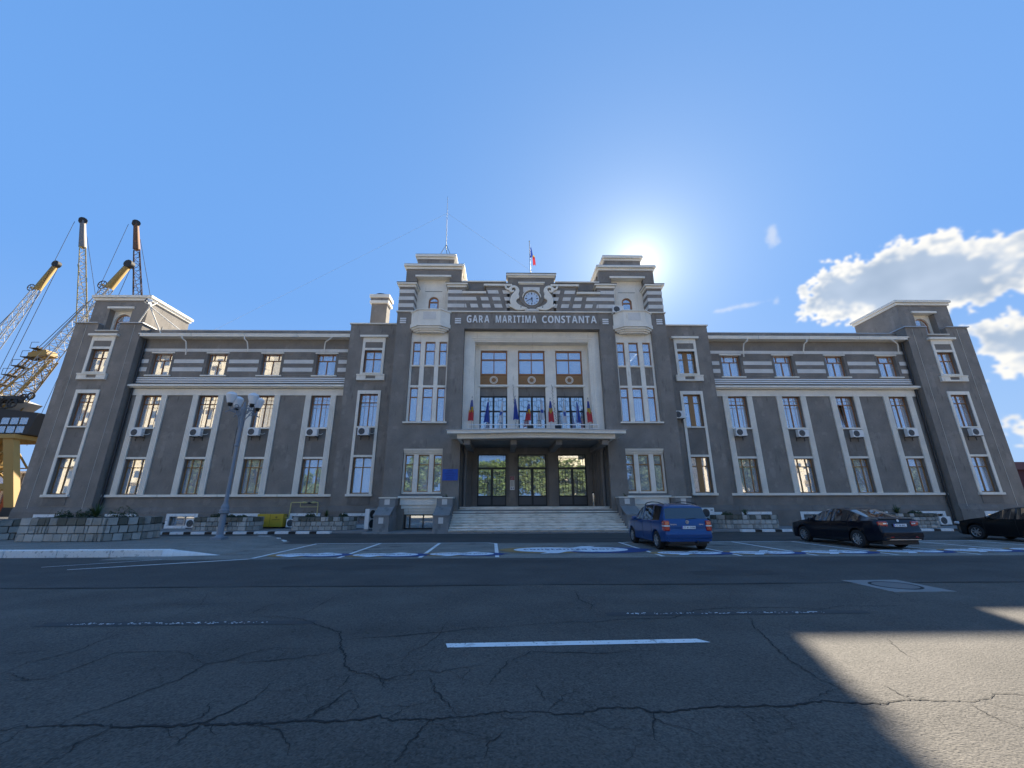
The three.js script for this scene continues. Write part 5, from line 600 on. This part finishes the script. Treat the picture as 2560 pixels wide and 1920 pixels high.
function car(name, label, at, turn, C) {
  const o = thing(name, label, 'car', at, turn), paint = phys(C.colour, C.rough ?? 0.32, { metalness: 0.2, clearcoat: C.coat ?? 1, clearcoatRoughness: 0.04, specularIntensity: 0.5 });
  const zs = new Set(); for (let z = C.z0; z <= C.z1 + 1e-6; z += 0.07) zs.add(+z.toFixed(3)); for (const q of [C.roof, C.belt, C.hw]) for (const [z] of q) if (z >= C.z0 && z <= C.z1) zs.add(+z.toFixed(3)); for (const [a, b] of [...C.side, C.front, C.rear]) { zs.add(a); zs.add(b); }
  for (const w of C.wheels) for (let k = -8; k <= 8; k++) zs.add(+(w + C.ra * Math.sin(k / 8 * Math.PI / 2)).toFixed(3));
  const Z = [...zs].filter((z) => z >= C.z0 && z <= C.z1).sort((a, b) => a - b), rings = Z.map((z) => {
    let yb = ip(C.low, z); for (const w of C.wheels) { const d = Math.abs(z - w); if (d <= C.ra) yb = Math.max(yb, 0.31 + Math.sqrt(Math.max(0, C.ra * C.ra - d * d))); }
    const T = ip(C.roof, z), b = Math.min(ip(C.belt, z), T - 0.012), w = ip(C.hw, z), wc = Math.min(ip(C.cab, z), w * 0.97), h = T - b, m = Math.max(yb + 0.03, Math.min(b - 0.12, 0.56));
    const half = [[0, yb], [w * 0.94, yb], [w * 0.985, yb + 0.025], [w, m], [w * 0.995, Math.max(m + 0.02, b - 0.10)], [w * 0.972, b], [mix(w * 0.972, wc, 0.92), b + h * 0.88], [wc * 0.90, b + h * 0.965], [wc * 0.5, b + h * 0.995], [0, T]];
    return [...half, ...half.slice(1, -1).reverse().map(([x, y]) => [-x, y])].map(([x, y]) => [x, y, z]);
  });
  const n = rings[0].length, inR = (z0, z1, [a, b]) => z0 >= a - 1e-4 && z1 <= b + 1e-4, lists = { body: [] }; const quad = (k, a, b, c, d) => { (lists[k] ??= []).push(...a, ...b, ...c, ...a, ...c, ...d); };
  for (let i = 0; i < Z.length - 1; i++) for (let k = 0; k < n; k++) {
    const kk = (k + 1) % n, seg = k < 9 ? k : n - 1 - k; let key = 'body';
    if (seg === 5) C.side.forEach((r, q) => { if (inR(Z[i], Z[i + 1], r)) key = `side${q}${k < 9 ? 'r' : 'l'}`; });
    if (seg >= 6) { if (inR(Z[i], Z[i + 1], C.front)) key = 'front'; if (inR(Z[i], Z[i + 1], C.rear)) key = 'rear'; }
    quad(key, rings[i][k], rings[i][kk], rings[i + 1][kk], rings[i + 1][k]);
  }
  for (const [r, f] of [[rings[0], -1], [rings.at(-1), 1]]) { const c = [0, (r[0][1] + r[9][1]) / 2, r[0][2]]; for (let k = 0; k < n; k++) { const a = r[k], b = r[(k + 1) % n]; lists.body.push(...(f > 0 ? [...a, ...b, ...c] : [...b, ...a, ...c])); } }
  const geo = (v, cr) => { let g = new THREE.BufferGeometry(); g.setAttribute('position', new THREE.Float32BufferAttribute(v, 3)); g.computeVertexNormals(); g = toCreasedNormals(g, cr); return g; };
  for (const [k, v] of Object.entries(lists)) { const nm = k === 'body' ? 'body' : k === 'front' ? 'windscreen' : k === 'rear' ? 'rear_window' : 'side_window'; part(nm, geo(v, k === 'body' ? 0.62 : 0.9), k === 'body' ? paint : carGlass, o); }
  const bw = C.w; // wheels
  for (const wz of C.wheels) for (const s of [-1, 1]) { const wh = part('wheel', [tyreG.clone().translate(s * (bw - 0.115), 0.322, wz)], rubber, o); const rm = rimG.clone(); if (s < 0) rm.rotateY(Math.PI); const sp = []; for (let k = 0; k < C.spokes; k++) { const g = bx(0.068, 0.086, 0.02, 0.20, -0.014 * C.spokeW, 0.014 * C.spokeW); g.rotateX(k * 2 * Math.PI / C.spokes + 0.2); if (s < 0) g.rotateY(Math.PI); sp.push(g.translate(s * (bw - 0.105), 0.322, wz)); } const hub = new THREE.CylinderGeometry(0.05, 0.055, 0.03, 14).rotateZ(Math.PI / 2).translate(s * (bw - 0.03), 0.322, wz); part('wheel_disc', [rm.translate(s * (bw - 0.115), 0.322, wz)], mat(lin(0.05, 0.05, 0.055), 0.6), wh); part('rim', [new THREE.TorusGeometry(0.20, 0.014, 8, 30).rotateY(Math.PI / 2).translate(s * (bw - 0.03), 0.322, wz), ...sp, hub], alloy, wh); }
  part('underbody', [bx(-bw + 0.2, bw - 0.2, 0.17, 0.42, C.z0 + 0.25, C.z1 - 0.2)], M.black, o);
  const ringAt = (z) => { let i = 0; while (i < Z.length - 2 && Z[i + 1] < z) i++; return rings[i]; };
  for (const z of C.seams) for (const s of [-1, 1]) { const R = ringAt(z), g = []; for (let k = 2; k < 5; k++) { const a = V(s * (R[k][0] + 0.001), R[k][1], z), b = V(s * (R[k + 1][0] + 0.001), R[k + 1][1], z); g.push(bar(a, b, 0.006, 4)); } part('door_seam', g, M.black, o); }
  for (const z of C.handles) for (const s of [-1, 1]) part('door_handle', [new RoundedBoxGeometry(0.03, 0.03, 0.20, 2, 0.012).translate(s * (bw + 0.004), ip(C.belt, z) - 0.09, z)], paint, o);
  for (const s of [-1, 1]) { const mz = C.mirror; part('door_mirror', [new RoundedBoxGeometry(0.20, 0.14, 0.12, 3, 0.045).translate(s * (bw + 0.10), ip(C.belt, mz) + 0.06, mz), bx(s * (bw - 0.06), s * (bw + 0.06), ip(C.belt, mz) - 0.01, ip(C.belt, mz) + 0.04, mz - 0.02, mz + 0.04)], C.mirrorMat ?? paint, o); }
  return { o, paint };
}
function plate(o, text, at, tilt = 0) { const p = board('number_plate', 0.52, 0.11, 0.015, canvasTex(512, 108, (g, w, h) => { g.fillStyle = '#e8eaee'; g.fillRect(0, 0, w, h); g.fillStyle = '#1e48b8'; g.fillRect(0, 0, 44, h); g.fillStyle = '#e8d24a'; g.font = '26px sans-serif'; g.fillText('RO', 4, 96); g.fillStyle = '#16181c'; g.font = 'bold 86px sans-serif'; g.fillText(text, 66, 86); }), o, at); p.rotation.x = tilt; return p; }
{ // blue compact people carrier
  const { o, paint } = car('blue_people_carrier', 'blue compact people carrier parked in front of the steps, rear towards us', [4.52, 0.0, 12.12], 0.03, {
    colour: lin(0.004, 0.055, 0.20), w: 0.90, z0: -2.2, z1: 2.2, ra: 0.375, wheels: [-1.34, 1.34], spokes: 7, spokeW: 2.2,
    roof: [[-2.2, 0.60], [-2.15, 0.76], [-1.95, 0.88], [-1.5, 0.98], [-1.12, 1.06], [-0.9, 1.16], [-0.3, 1.55], [-0.05, 1.61], [0.5, 1.645], [1.1, 1.635], [1.6, 1.60], [1.83, 1.565], [1.90, 1.53], [2.08, 1.04], [2.11, 1.0], [2.14, 0.78], [2.15, 0.66], [2.19, 0.61], [2.2, 0.58]],
    belt: [[-2.2, 0.56], [-1.9, 0.80], [-1.1, 0.98], [0, 1.0], [1.4, 1.03], [1.8, 1.05], [2.2, 1.04]], hw: [[-2.2, 0.58], [-2.12, 0.74], [-1.9, 0.84], [-1.5, 0.89], [-0.8, 0.90], [1.2, 0.90], [1.7, 0.885], [2.0, 0.86], [2.1, 0.845], [2.15, 0.84], [2.2, 0.80]],
    cab: [[-1.2, 0.84], [-0.9, 0.78], [-0.2, 0.67], [0.4, 0.665], [1.5, 0.67], [1.85, 0.685], [2.08, 0.76], [2.2, 0.78]], low: [[-2.2, 0.28], [-1.9, 0.2], [-1.0, 0.24], [1.0, 0.24], [1.8, 0.28], [2.2, 0.33]],
    side: [[-0.62, 0.02], [0.10, 0.92], [1.0, 1.72]], front: [-1.0, -0.22], rear: [1.92, 2.06], seams: [-0.95, 0.06, 0.98], handles: [-0.12, 0.78], mirror: -0.62 });
  for (const s of [-1, 1]) { const tl = part('tail_light', [new RoundedBoxGeometry(0.20, 0.36, 0.26, 3, 0.04).translate(s * 0.765, 0.86, 2.055)], redLens, o); part('reverse_lens', [new RoundedBoxGeometry(0.203, 0.06, 0.262, 2, 0.02).translate(s * 0.765, 0.855, 2.058)], whiteLens, tl);
    part('roof_rail', [tube([[s * 0.60, 1.56, -0.25], [s * 0.615, 1.645, -0.05], [s * 0.62, 1.69, 0.5], [s * 0.62, 1.67, 1.2], [s * 0.61, 1.59, 1.72]], 0.018, 30)], M.black, o); }
  plate(o, 'CT 81 ZGM', [0.02, 0.80, 2.155]); part('bumper', [new RoundedBoxGeometry(1.66, 0.20, 0.16, 4, 0.06).translate(0, 0.52, 2.16)], paint, o); part('valance', [bx(-0.7, 0.7, 0.26, 0.42, 2.02, 2.17)], M.black, o);
  const bd = part('badge', [new THREE.CylinderGeometry(0.062, 0.062, 0.015, 26).rotateX(Math.PI / 2).translate(0, 0.985, 2.128)], alloy, o); part('badge_field', [new THREE.CylinderGeometry(0.05, 0.05, 0.004, 24).rotateX(Math.PI / 2).translate(0, 0.985, 2.138)], mat(lin(0.05, 0.08, 0.16), 0.4), bd); const vw = (pts) => pts.slice(1).map((p, i) => bar(V(pts[i][0], pts[i][1], 2.142), V(p[0], p[1], 2.142), 0.006, 4)); part('badge_letters', [...vw([[-0.022, 1.03], [0, 0.988], [0.022, 1.03]]), ...vw([[-0.04, 1.005], [-0.02, 0.942], [0, 0.985], [0.02, 0.942], [0.04, 1.005]])], alloy, bd);
  const em = (t, w, x, y) => { const g = flatText(t, w, 0, 0, 0, 1); g.rotateX(Math.PI / 2); g.translate(x, y, 2.149); part('lettering', [g], alloy, o); }; em('TOURAN', 0.22, -0.52, 0.9); em('2.0 TDI', 0.16, 0.5, 0.9);
  part('wiper', [bar(V(-0.02, 1.08, 2.075), V(0.38, 1.11, 2.065), 0.010, 5)], M.black, o); part('tow_ball', [tube([[0.25, 0.30, 2.1], [0.25, 0.28, 2.24], [0.25, 0.36, 2.27]], 0.025, 12)], M.iron, o); part('fuel_flap', [new THREE.CylinderGeometry(0.075, 0.075, 0.01, 18).rotateZ(Math.PI / 2).translate(0.898, 0.86, 1.62)], paint, o);
}
const saloon = (colour, z1) => ({ colour, coat: 0.55, w: 0.905, z0: -2.32, z1, ra: 0.375, wheels: [-1.36, 1.33], spokes: 10, spokeW: 1.1,
  roof: [[-2.32, 0.55], [-2.27, 0.66], [-2.1, 0.76], [-1.5, 0.90], [-1.12, 0.96], [-0.95, 1.0], [-0.28, 1.36], [0, 1.42], [0.35, 1.455], [0.7, 1.44], [0.98, 1.39], [1.7, 1.13], [1.86, 1.075], [2.12, 1.055], [2.2, 1.03], [2.24, 0.92], [2.26, 0.74], [2.29, 0.66], [2.33, 0.60], [2.34, 0.55]],
  belt: [[-2.32, 0.52], [-2.0, 0.70], [-1.1, 0.90], [0, 0.93], [1.2, 0.96], [1.9, 0.99], [2.34, 0.98]], hw: [[-2.32, 0.55], [-2.25, 0.72], [-2.0, 0.85], [-1.6, 0.895], [-0.8, 0.905], [1.2, 0.905], [1.7, 0.885], [2.05, 0.845], [2.2, 0.80], [2.3, 0.77], [2.34, 0.72]],
  cab: [[-1.2, 0.84], [-0.95, 0.79], [-0.2, 0.61], [0.4, 0.60], [0.95, 0.61], [1.7, 0.66], [2.0, 0.74], [2.34, 0.74]], low: [[-2.32, 0.26], [-2.0, 0.18], [-1, 0.22], [1, 0.22], [1.8, 0.26], [2.34, 0.34]],
  side: [[-0.62, 0.18], [0.26, 1.02], [1.08, 1.42]], front: [-0.98, -0.24], rear: [1.02, 1.74], seams: [-0.98, 0.22, 1.05], handles: [0.02, 0.9], mirror: -0.66 });
{
  const { o, paint } = car('dark_saloon', 'dark navy saloon with lit-looking red tail lights parked on the right', [12.28, 0, 11.93], 0.05, saloon(lin(0.004, 0.005, 0.012), 2.34));
  for (const s of [-1, 1]) { const tl = part('tail_light', [new RoundedBoxGeometry(0.34, 0.17, 0.20, 3, 0.04).rotateY(s * 0.16).translate(s * 0.62, 0.89, 2.165)], redLens, o); part('reverse_lens', [new RoundedBoxGeometry(0.16, 0.05, 0.02, 2, 0.008).rotateY(s * 0.14).translate(s * 0.55, 0.90, 2.268)], whiteLens, tl); part('reflector', [new RoundedBoxGeometry(0.30, 0.03, 0.02, 1, 0.008).rotateY(s * 0.2).translate(s * 0.56, 0.44, 2.33)], redLens, o); }
  plate(o, 'CT 16 AVC', [0, 0.84, 2.275]); part('bumper', [new RoundedBoxGeometry(1.58, 0.24, 0.14, 4, 0.06).translate(0, 0.52, 2.28)], paint, o); part('chrome_strip', [bx(-0.6, 0.6, 0.345, 0.365, 2.33, 2.35)], alloy, o); part('badge', [new THREE.CylinderGeometry(0.045, 0.045, 0.012, 22).rotateX(Math.PI / 2 - 0.2).translate(0, 1.0, 2.226)], alloy, o); part('boot_lip', [new RoundedBoxGeometry(1.3, 0.03, 0.10, 2, 0.012).translate(0, 1.06, 2.14)], paint, o);
}
{
  const c = saloon(lin(0.006, 0.006, 0.007), 2.34); c.spokes = 7; c.spokeW = 1.6; const { o } = car('black_car', 'black car half cut off at the right edge of the picture', [20.95, 0, 11.2], 0.06, c);
  for (const s of [-1, 1]) part('headlight', [new RoundedBoxGeometry(0.34, 0.13, 0.3, 3, 0.05).rotateY(s * 0.35).translate(s * 0.66, 0.70, -2.1)], whiteLens, o);
}
// ---------------------------------------------------------------- harbour cranes behind the left end
const yel = mat(lin(0.40, 0.25, 0.07), 0.7), rust = mat(lin(0.10, 0.055, 0.035), 0.8), greyP = mat(lin(0.42, 0.40, 0.36), 0.7), dark = mat(lin(0.04, 0.035, 0.03), 0.7);
function lattice(A, B, w0, w1, n, r, side) { // square lattice girder from A to B
  const ax = B.clone().sub(A).normalize(), u = side.clone().addScaledVector(ax, -side.dot(ax)).normalize(), v = ax.clone().cross(u), g = [], P = (t, i) => { const w = mix(w0, w1, t) / 2, [a, b] = [[1, 1], [1, -1], [-1, -1], [-1, 1]][i & 3]; return A.clone().lerp(B, t).addScaledVector(u, a * w).addScaledVector(v, b * w); };
  for (let i = 0; i < 4; i++) g.push(bar(P(0, i), P(1, i), r * 1.5, 4)); for (let k = 0; k < n; k++) for (let i = 0; i < 4; i++) { const t0 = k / n, t1 = (k + 1) / n; g.push(bar(P(t0, i), P(t0, i + 1), r * 0.8, 3), bar(P(t0, (k & 1) ? i : i + 1), P(t1, (k & 1) ? i + 1 : i), r * 0.8, 3)); } return g;
}
function jib(o, A, B, side, c1, c2, wheel) { // lattice, plated end, head with sheaves
  const K = A.clone().lerp(B, 0.81); part('jib', lattice(A, K, 2.3, 1.05, 18, 0.07, side), c1, o);
  const ax = B.clone().sub(A).normalize(); const box = (p, q, w0, w1) => { const g = new THREE.CylinderGeometry(w1 * 0.707, w0 * 0.707, p.distanceTo(q), 4, 1).rotateY(Math.PI / 4); g.applyQuaternion(new THREE.Quaternion().setFromUnitVectors(V(0, 1, 0), ax)); g.translate((p.x + q.x) / 2, (p.y + q.y) / 2, (p.z + q.z) / 2); return g; };
  part('plated_end', [box(K, B, 1.05, 0.75)], c2, o); const hd = part('jib_head', [new THREE.CylinderGeometry(0.85, 0.85, 0.9, 10).rotateX(Math.PI / 2).rotateY(Math.atan2(side.x, side.z)).translate(B.x, B.y, B.z)], dark, o);
  if (wheel) { const q = K.clone().addScaledVector(V(-ax.y, ax.x, 0).normalize(), 1.7); part('sheave', [new THREE.TorusGeometry(0.85, 0.1, 6, 20).translate(q.x, q.y, q.z), ...[0, 1, 2].map((k) => bar(q.clone().add(V(0.82 * Math.cos(k * 1.047), 0.82 * Math.sin(k * 1.047), 0)), q.clone().sub(V(0.82 * Math.cos(k * 1.047), 0.82 * Math.sin(k * 1.047), 0)), 0.07, 4))], dark, hd); part('sheave_arm', [bar(q, K, 0.22, 4)], c2, hd); }
}
{ // nearest crane: portal, house, cab, luffing jib
  const z = -45, o = thing('harbour_crane', 'yellow portal crane with dark cab, its jib passing behind the left end tower', 'crane', [0, 0, 0], 0, 'harbour cranes');
  jib(o, V(-93.5, 20.5, z), V(-79.7, 49.5, z), V(0, 0, 1), greyP, yel, true);
  for (const dz of [-3.2, 3.2]) { part('portal_leg', [slab(polyPath(new THREE.Shape(), [[-100.5, 0], [-97.2, 0], [-93.6, 12.8], [-98.6, 12.8]]), z + dz - 0.5, z + dz + 0.5)], yel, o); part('portal_leg', [slab(polyPath(new THREE.Shape(), [[-83.6, 0], [-82.0, 0], [-86.4, 12.8], [-88.2, 12.8]]), z + dz - 0.5, z + dz + 0.5)], yel, o); part('portal_beam', [bx(-97.5, -84, 4.3, 5.2, z + dz - 0.4, z + dz + 0.4)], yel, o); part('brace', [bar(V(-93.5, 12, z + dz), V(-90.2, 8.3, z + dz), 0.16, 6), bar(V(-86.8, 11.8, z + dz), V(-90.2, 8.3, z + dz), 0.16, 6), bar(V(-95, 8.3, z + dz), V(-86, 8.3, z + dz), 0.12, 6), bar(V(-95.2, 7.6, z + dz), V(-91.5, 4.9, z + dz), 0.16, 6), bar(V(-86, 7.9, z + dz), V(-90.5, 4.9, z + dz), 0.16, 6)], yel, o); }
  part('deck', [bx(-99, -86, 12.8, 13.5, z - 4, z + 4)], yel, o);
  part('cab', [slab(polyPath(new THREE.Shape(), [[-98.5, 13.6], [-85.0, 13.6], [-84.2, 17.4], [-93.5, 18.4], [-97, 16.6]]), z - 2.2, z + 3.2)], dark, o); for (const [x, y] of [[-89.6, 14.4], [-88.0, 14.4], [-86.4, 14.4], [-89.4, 15.9], [-87.8, 15.9], [-86.2, 15.9]]) part('cab_window', [bx(x - 0.65, x + 0.65, y - 0.55, y + 0.6, z + 3.2, z + 3.24)], M.glass, o);
  part('machine_house', [slab(polyPath(new THREE.Shape(), [[-110, 15], [-98.6, 14], [-91.6, 20.2], [-97, 22], [-110, 22.6]]), z - 3.6, z + 3.4)], mat(lin(0.55, 0.52, 0.46), 0.8), o); part('red_band', [slab(polyPath(new THREE.Shape(), [[-110, 15.2], [-98.8, 15.0], [-98.2, 15.8], [-110, 16]]), z + 3.4, z + 3.46)], mat(lin(0.36, 0.07, 0.06), 0.8), o);
  part('gantry', [...lattice(V(-94.5, 19, z), V(-88.8, 28.5, z), 3.0, 1.4, 5, 0.10, V(0, 0, 1)), ...lattice(V(-98.5, 20, z), V(-91.5, 31, z), 1.0, 0.7, 8, 0.07, V(0, 0, 1))], yel, o); part('gantry_plate', [slab(polyPath(new THREE.Shape(), [[-92.3, 28.6], [-88.9, 29.2], [-89.3, 30.2], [-92.5, 29.6]]), z - 1.0, z + 1.0)], yel, o); for (let k = 0; k < 6; k++) part('platform', [bx(-97.6 + k * 1.15, -96.0 + k * 1.15, 21.5 + k * 1.75, 21.6 + k * 1.75, z - 0.8, z + 1.6), bar(V(-97.5 + k * 1.15, 21.6 + k * 1.75, z + 1.6), V(-97.5 + k * 1.15, 22.7 + k * 1.75, z + 1.6), 0.05, 4), bar(V(-96.1 + k * 1.15, 22.7 + k * 1.75, z + 1.6), V(-97.5 + k * 1.15, 22.7 + k * 1.75, z + 1.6), 0.05, 4)], dark, o);
  part('hoist_cable', [bar(V(-79.2, 48.8, z), V(-83.6, 12, z), 0.06, 4), bar(V(-86.2, 40.2, z), V(-93, 29.5, z), 0.07, 4), bar(V(-85.4, 41, z), V(-91.8, 30, z), 0.07, 4)], dark, o); part('machinery', [...[...Array(9)].map((_, k) => new THREE.TorusGeometry(rr(0.4, 0.9), 0.14, 5, 14).translate(-95 + k * 1.05, rr(18.8, 20.6), z + rr(2.8, 3.6))), bx(-92.5, -88.8, 19.4, 20.6, z + 2, z + 2.8)], dark, o); part('bogie', [bx(-101, -97, 0, 1.4, z - 4, z + 4), bx(-84, -81, 0, 1.4, z - 4, z + 4)], dark, o);
}
{ const o = thing('harbour_crane', 'slanting crane jib with round head rising from the left edge of the picture', 'crane', [0, 0, 0], 0, 'harbour cranes'); jib(o, V(-126, 22, -60), V(-113, 59, -60), V(0, 0, 1), greyP, yel, true); part('portal', [bx(-132, -122, 0, 22.6, -64, -56)], yel, o); part('hoist_cable', [bar(V(-112.4, 58, -60), V(-118, 10, -60), 0.07, 4), bar(V(-119.3, 46, -60), V(-128, 30, -60), 0.08, 4)], dark, o); }
for (const [l, tx, ty, bxx, by, c1, c2] of [['upright yellow and grey crane jib with black head, the tallest on the left', -110.4, 71.8, -98.5, 30, mat(lin(0.50, 0.36, 0.10), 0.6), mat(lin(0.22, 0.20, 0.18), 0.7)], ['upright rusty brown crane jib behind the left end tower roof', -96.8, 71.2, -85.5, 30, rust, mat(lin(0.18, 0.085, 0.04), 0.8)]]) { const o = thing('harbour_crane', l, 'crane', [0, 0, 0], 0, 'harbour cranes'); jib(o, V(bxx, by, -60), V(tx, ty, -60), V(1, 0, 0.9), c1, c2, false); part('portal', [bx(bxx - 0.5, bxx + 7, 0, by + 0.5, -64, -57)], yel, o); part('hoist_cable', [bar(V(tx - 0.8, ty - 1, -59), V(tx - 6 + 0.12 * (tx - bxx), 14, -59), 0.06, 4), bar(V(tx + 1.2, ty - 4, -61), V(bxx + 5, by, -61), 0.06, 4), bar(V(tx + 1.2, ty - 12, -61), V(bxx + 3.6, by, -61), 0.06, 4)], dark, o); }
{ // low harbour buildings glimpsed at either side
  const brick = mat(lin(0.30, 0.10, 0.065), 0.9, { map: concMap }), cream = mat(lin(0.52, 0.49, 0.44), 0.9, { map: concMap });
  const o = thing('harbour_shed', 'low red and white harbour shed seen between the crane legs', 'building', [-100, 0, -75]); part('wall', [bx(-30, 22, 0, 6.2, -8, 0)], brick, o); part('roof', [bx(-30.5, 22.5, 9.4, 9.9, -8.5, 0.6)], M.stripe, o); part('upper_wall', [bx(-30, 22, 6.2, 9.4, -8, -0.1)], cream, o); for (let x = -28; x < 22; x += 3.2) { part('pier', [bx(x, x + 0.6, 0, 9.4, 0, 0.3)], cream, o); part('window', [bx(x + 0.9, x + 2.9, 7.0, 8.6, -0.15, 0.0)], M.glass, o); }
  const r = thing('red_shed', 'dark red shed wall at the right edge beyond the end tower', 'building', [96, 0, -46]); part('wall', [bx(-10, 25, 0, 7.6, -14, 0)], mat(lin(0.16, 0.055, 0.05), 0.9, { map: concMap }), r); part('roof', [slab(polyPath(new THREE.Shape(), [[-11, 7.6], [26, 7.6], [26, 7.9], [20, 9], [-5, 9], [-11, 7.9]]), -14.5, 0.5)], mat(lin(0.2, 0.09, 0.08), 0.8), r); for (let x = -8; x < 24; x += 4) part('buttress', [bx(x, x + 0.5, 0, 7.6, 0, 0.35)], brick, r);
  const w = thing('red_band_store', 'cream harbour store with a red band at the far left edge', 'building', [-110, 0, -34]); part('wall', [bx(-14, 5.5, 0, 15, -6, 0)], cream, w); part('band', [bx(-14, 5.52, 10.2, 11.4, 0, 0.05)], brick, w); part('roof', [slab(polyPath(new THREE.Shape(), [[-15, 15], [6.5, 15], [6, 15.4], [-4, 19.5], [-15, 19.5]]), -6.5, 0.5)], M.stripe, w);
}
// ---------------------------------------------------------------- the square behind us, mirrored in the panes
const creams = [mat(lin(0.72, 0.62, 0.44), 0.85, { map: concMap }), mat(lin(0.76, 0.68, 0.52), 0.85, { map: concMap }), mat(lin(0.70, 0.61, 0.48), 0.85, { map: concMap })];
function block(label, x, z, w, h, d, turn, k) {
  const o = thing('apartment_block', label, 'building', [x, 0, z], turn, 'apartment blocks across the square'); part('wall', [bx(-w / 2, w / 2, 0, h, 0, d)], creams[k % 3], o); part('cornice', [bx(-w / 2 - 0.3, w / 2 + 0.3, h, h + 0.5, -0.4, d)], M.trim, o);
  const gl = mat(lin(0.05, 0.07, 0.10), 0.2); for (let f = 0; f * 3.2 + 2.8 < h; f++) for (let q = 0; q * 3.4 + 2.6 < w; q++) { const cx = -w / 2 + 1.8 + q * 3.4, y = 1.2 + f * 3.2; const wd = part('window', [bx(cx - 0.7, cx + 0.7, y, y + 1.6, -0.06, -0.01)], gl, o); if ((q + f) % 3 === 0) part('balcony', [bx(cx - 1.2, cx + 1.2, y - 0.9, y + 0.1, -1.1, 0)], creams[(k + 1) % 3], wd); }
}
block('tall cream tower block mirrored in the left wing windows', -82, 62, 52, 39, 14, 0.1, 0); block('pale cream apartment block mirrored above the right entrance doors', 21, 86, 20, 14.5, 12, -0.1, 1); block('sandy apartment block mirrored in the right wing ground-floor windows', 68, 76, 46, 18, 12, -0.3, 2);
const bark = mat(lin(0.09, 0.07, 0.055), 0.95), greens = [phys(lin(0.09, 0.15, 0.03), 0.7, { transmission: 0.3, thickness: 0, side: THREE.DoubleSide }), phys(lin(0.12, 0.17, 0.04), 0.7, { transmission: 0.3, thickness: 0, side: THREE.DoubleSide }), phys(lin(0.06, 0.10, 0.035), 0.7, { transmission: 0.25, thickness: 0, side: THREE.DoubleSide })];
function tree(label, x, z, h, r, k) {
  const o = thing('square_tree', label, 'tree', [x, 0, z], rnd() * 6, 'trees on the square'), g = [bar(V(0, 0, 0), V(0.1, h * 0.45, 0), 0.24, 8, 0.15)], c = []; for (let i = 0; i < 30; i++) { const a = rnd() * 6.283, u = Math.sqrt(rnd()), y = h * rr(0.32, 0.95), m = r * Math.sqrt(Math.max(0.1, 1 - ((y / h - 0.55) / 0.5) ** 2)), p = V(m * u * Math.cos(a), y, m * u * Math.sin(a)); c.push([p, r * rr(0.28, 0.46)]); g.push(bar(V(0.05, h * rr(0.3, 0.45), 0), p, 0.07, 5, 0.02)); }
  part('trunk', g, bark, o); const lg = c.map(([p, q]) => leafCloud(190, () => { const d = V(rr(-1, 1), rr(-1, 1), rr(-1, 1)).normalize().multiplyScalar(q * Math.cbrt(rr(0.2, 1))); return [p.x + d.x, p.y + d.y * 0.75, p.z + d.z]; }, 0.30)); part('crown', lg, greens[k], o);
}
[['round tree opposite the left doors', -3.2, 50, 9, 4.4, 0], ['tallest tree opposite the middle doors', 3.6, 51, 12, 5, 1], ['broad tree opposite the right doors', 9.6, 50, 9.5, 4.2, 1], ['low tree right of those opposite the doors', 15.5, 52, 8, 4, 1], ['tree opposite the left ground-floor windows', -17.5, 50, 10.5, 4.6, 0], ['second tree opposite the left ground-floor windows', -22.5, 51, 8, 4, 0], ['tree opposite the right ground-floor windows', 22.5, 50, 11, 5, 2], ['second tree opposite the right ground-floor windows', 29, 51, 11, 4.6, 0], ['small tree opposite the left wing bay nearest the centre', -40, 52, 8, 3.4, 0], ['dark tree opposite the third bay from the left end', -50, 50, 13, 5, 2], ['dark tree opposite the second bay from the left end', -61, 49, 13, 5.4, 2], ['dark tree opposite the right wing bay nearest the centre', 46, 50, 13, 5.4, 2], ['dark tree opposite the right wing', 69, 50, 13, 5.6, 2], ['low tree at the far right of the square', 82, 54, 9, 4.6, 2]].forEach(([l, ...a]) => tree('green ' + l, ...a));

scene.traverse((q) => { if (q.isMesh) { q.castShadow = true; q.receiveShadow = true; } });
renderer.render(scene, camera);
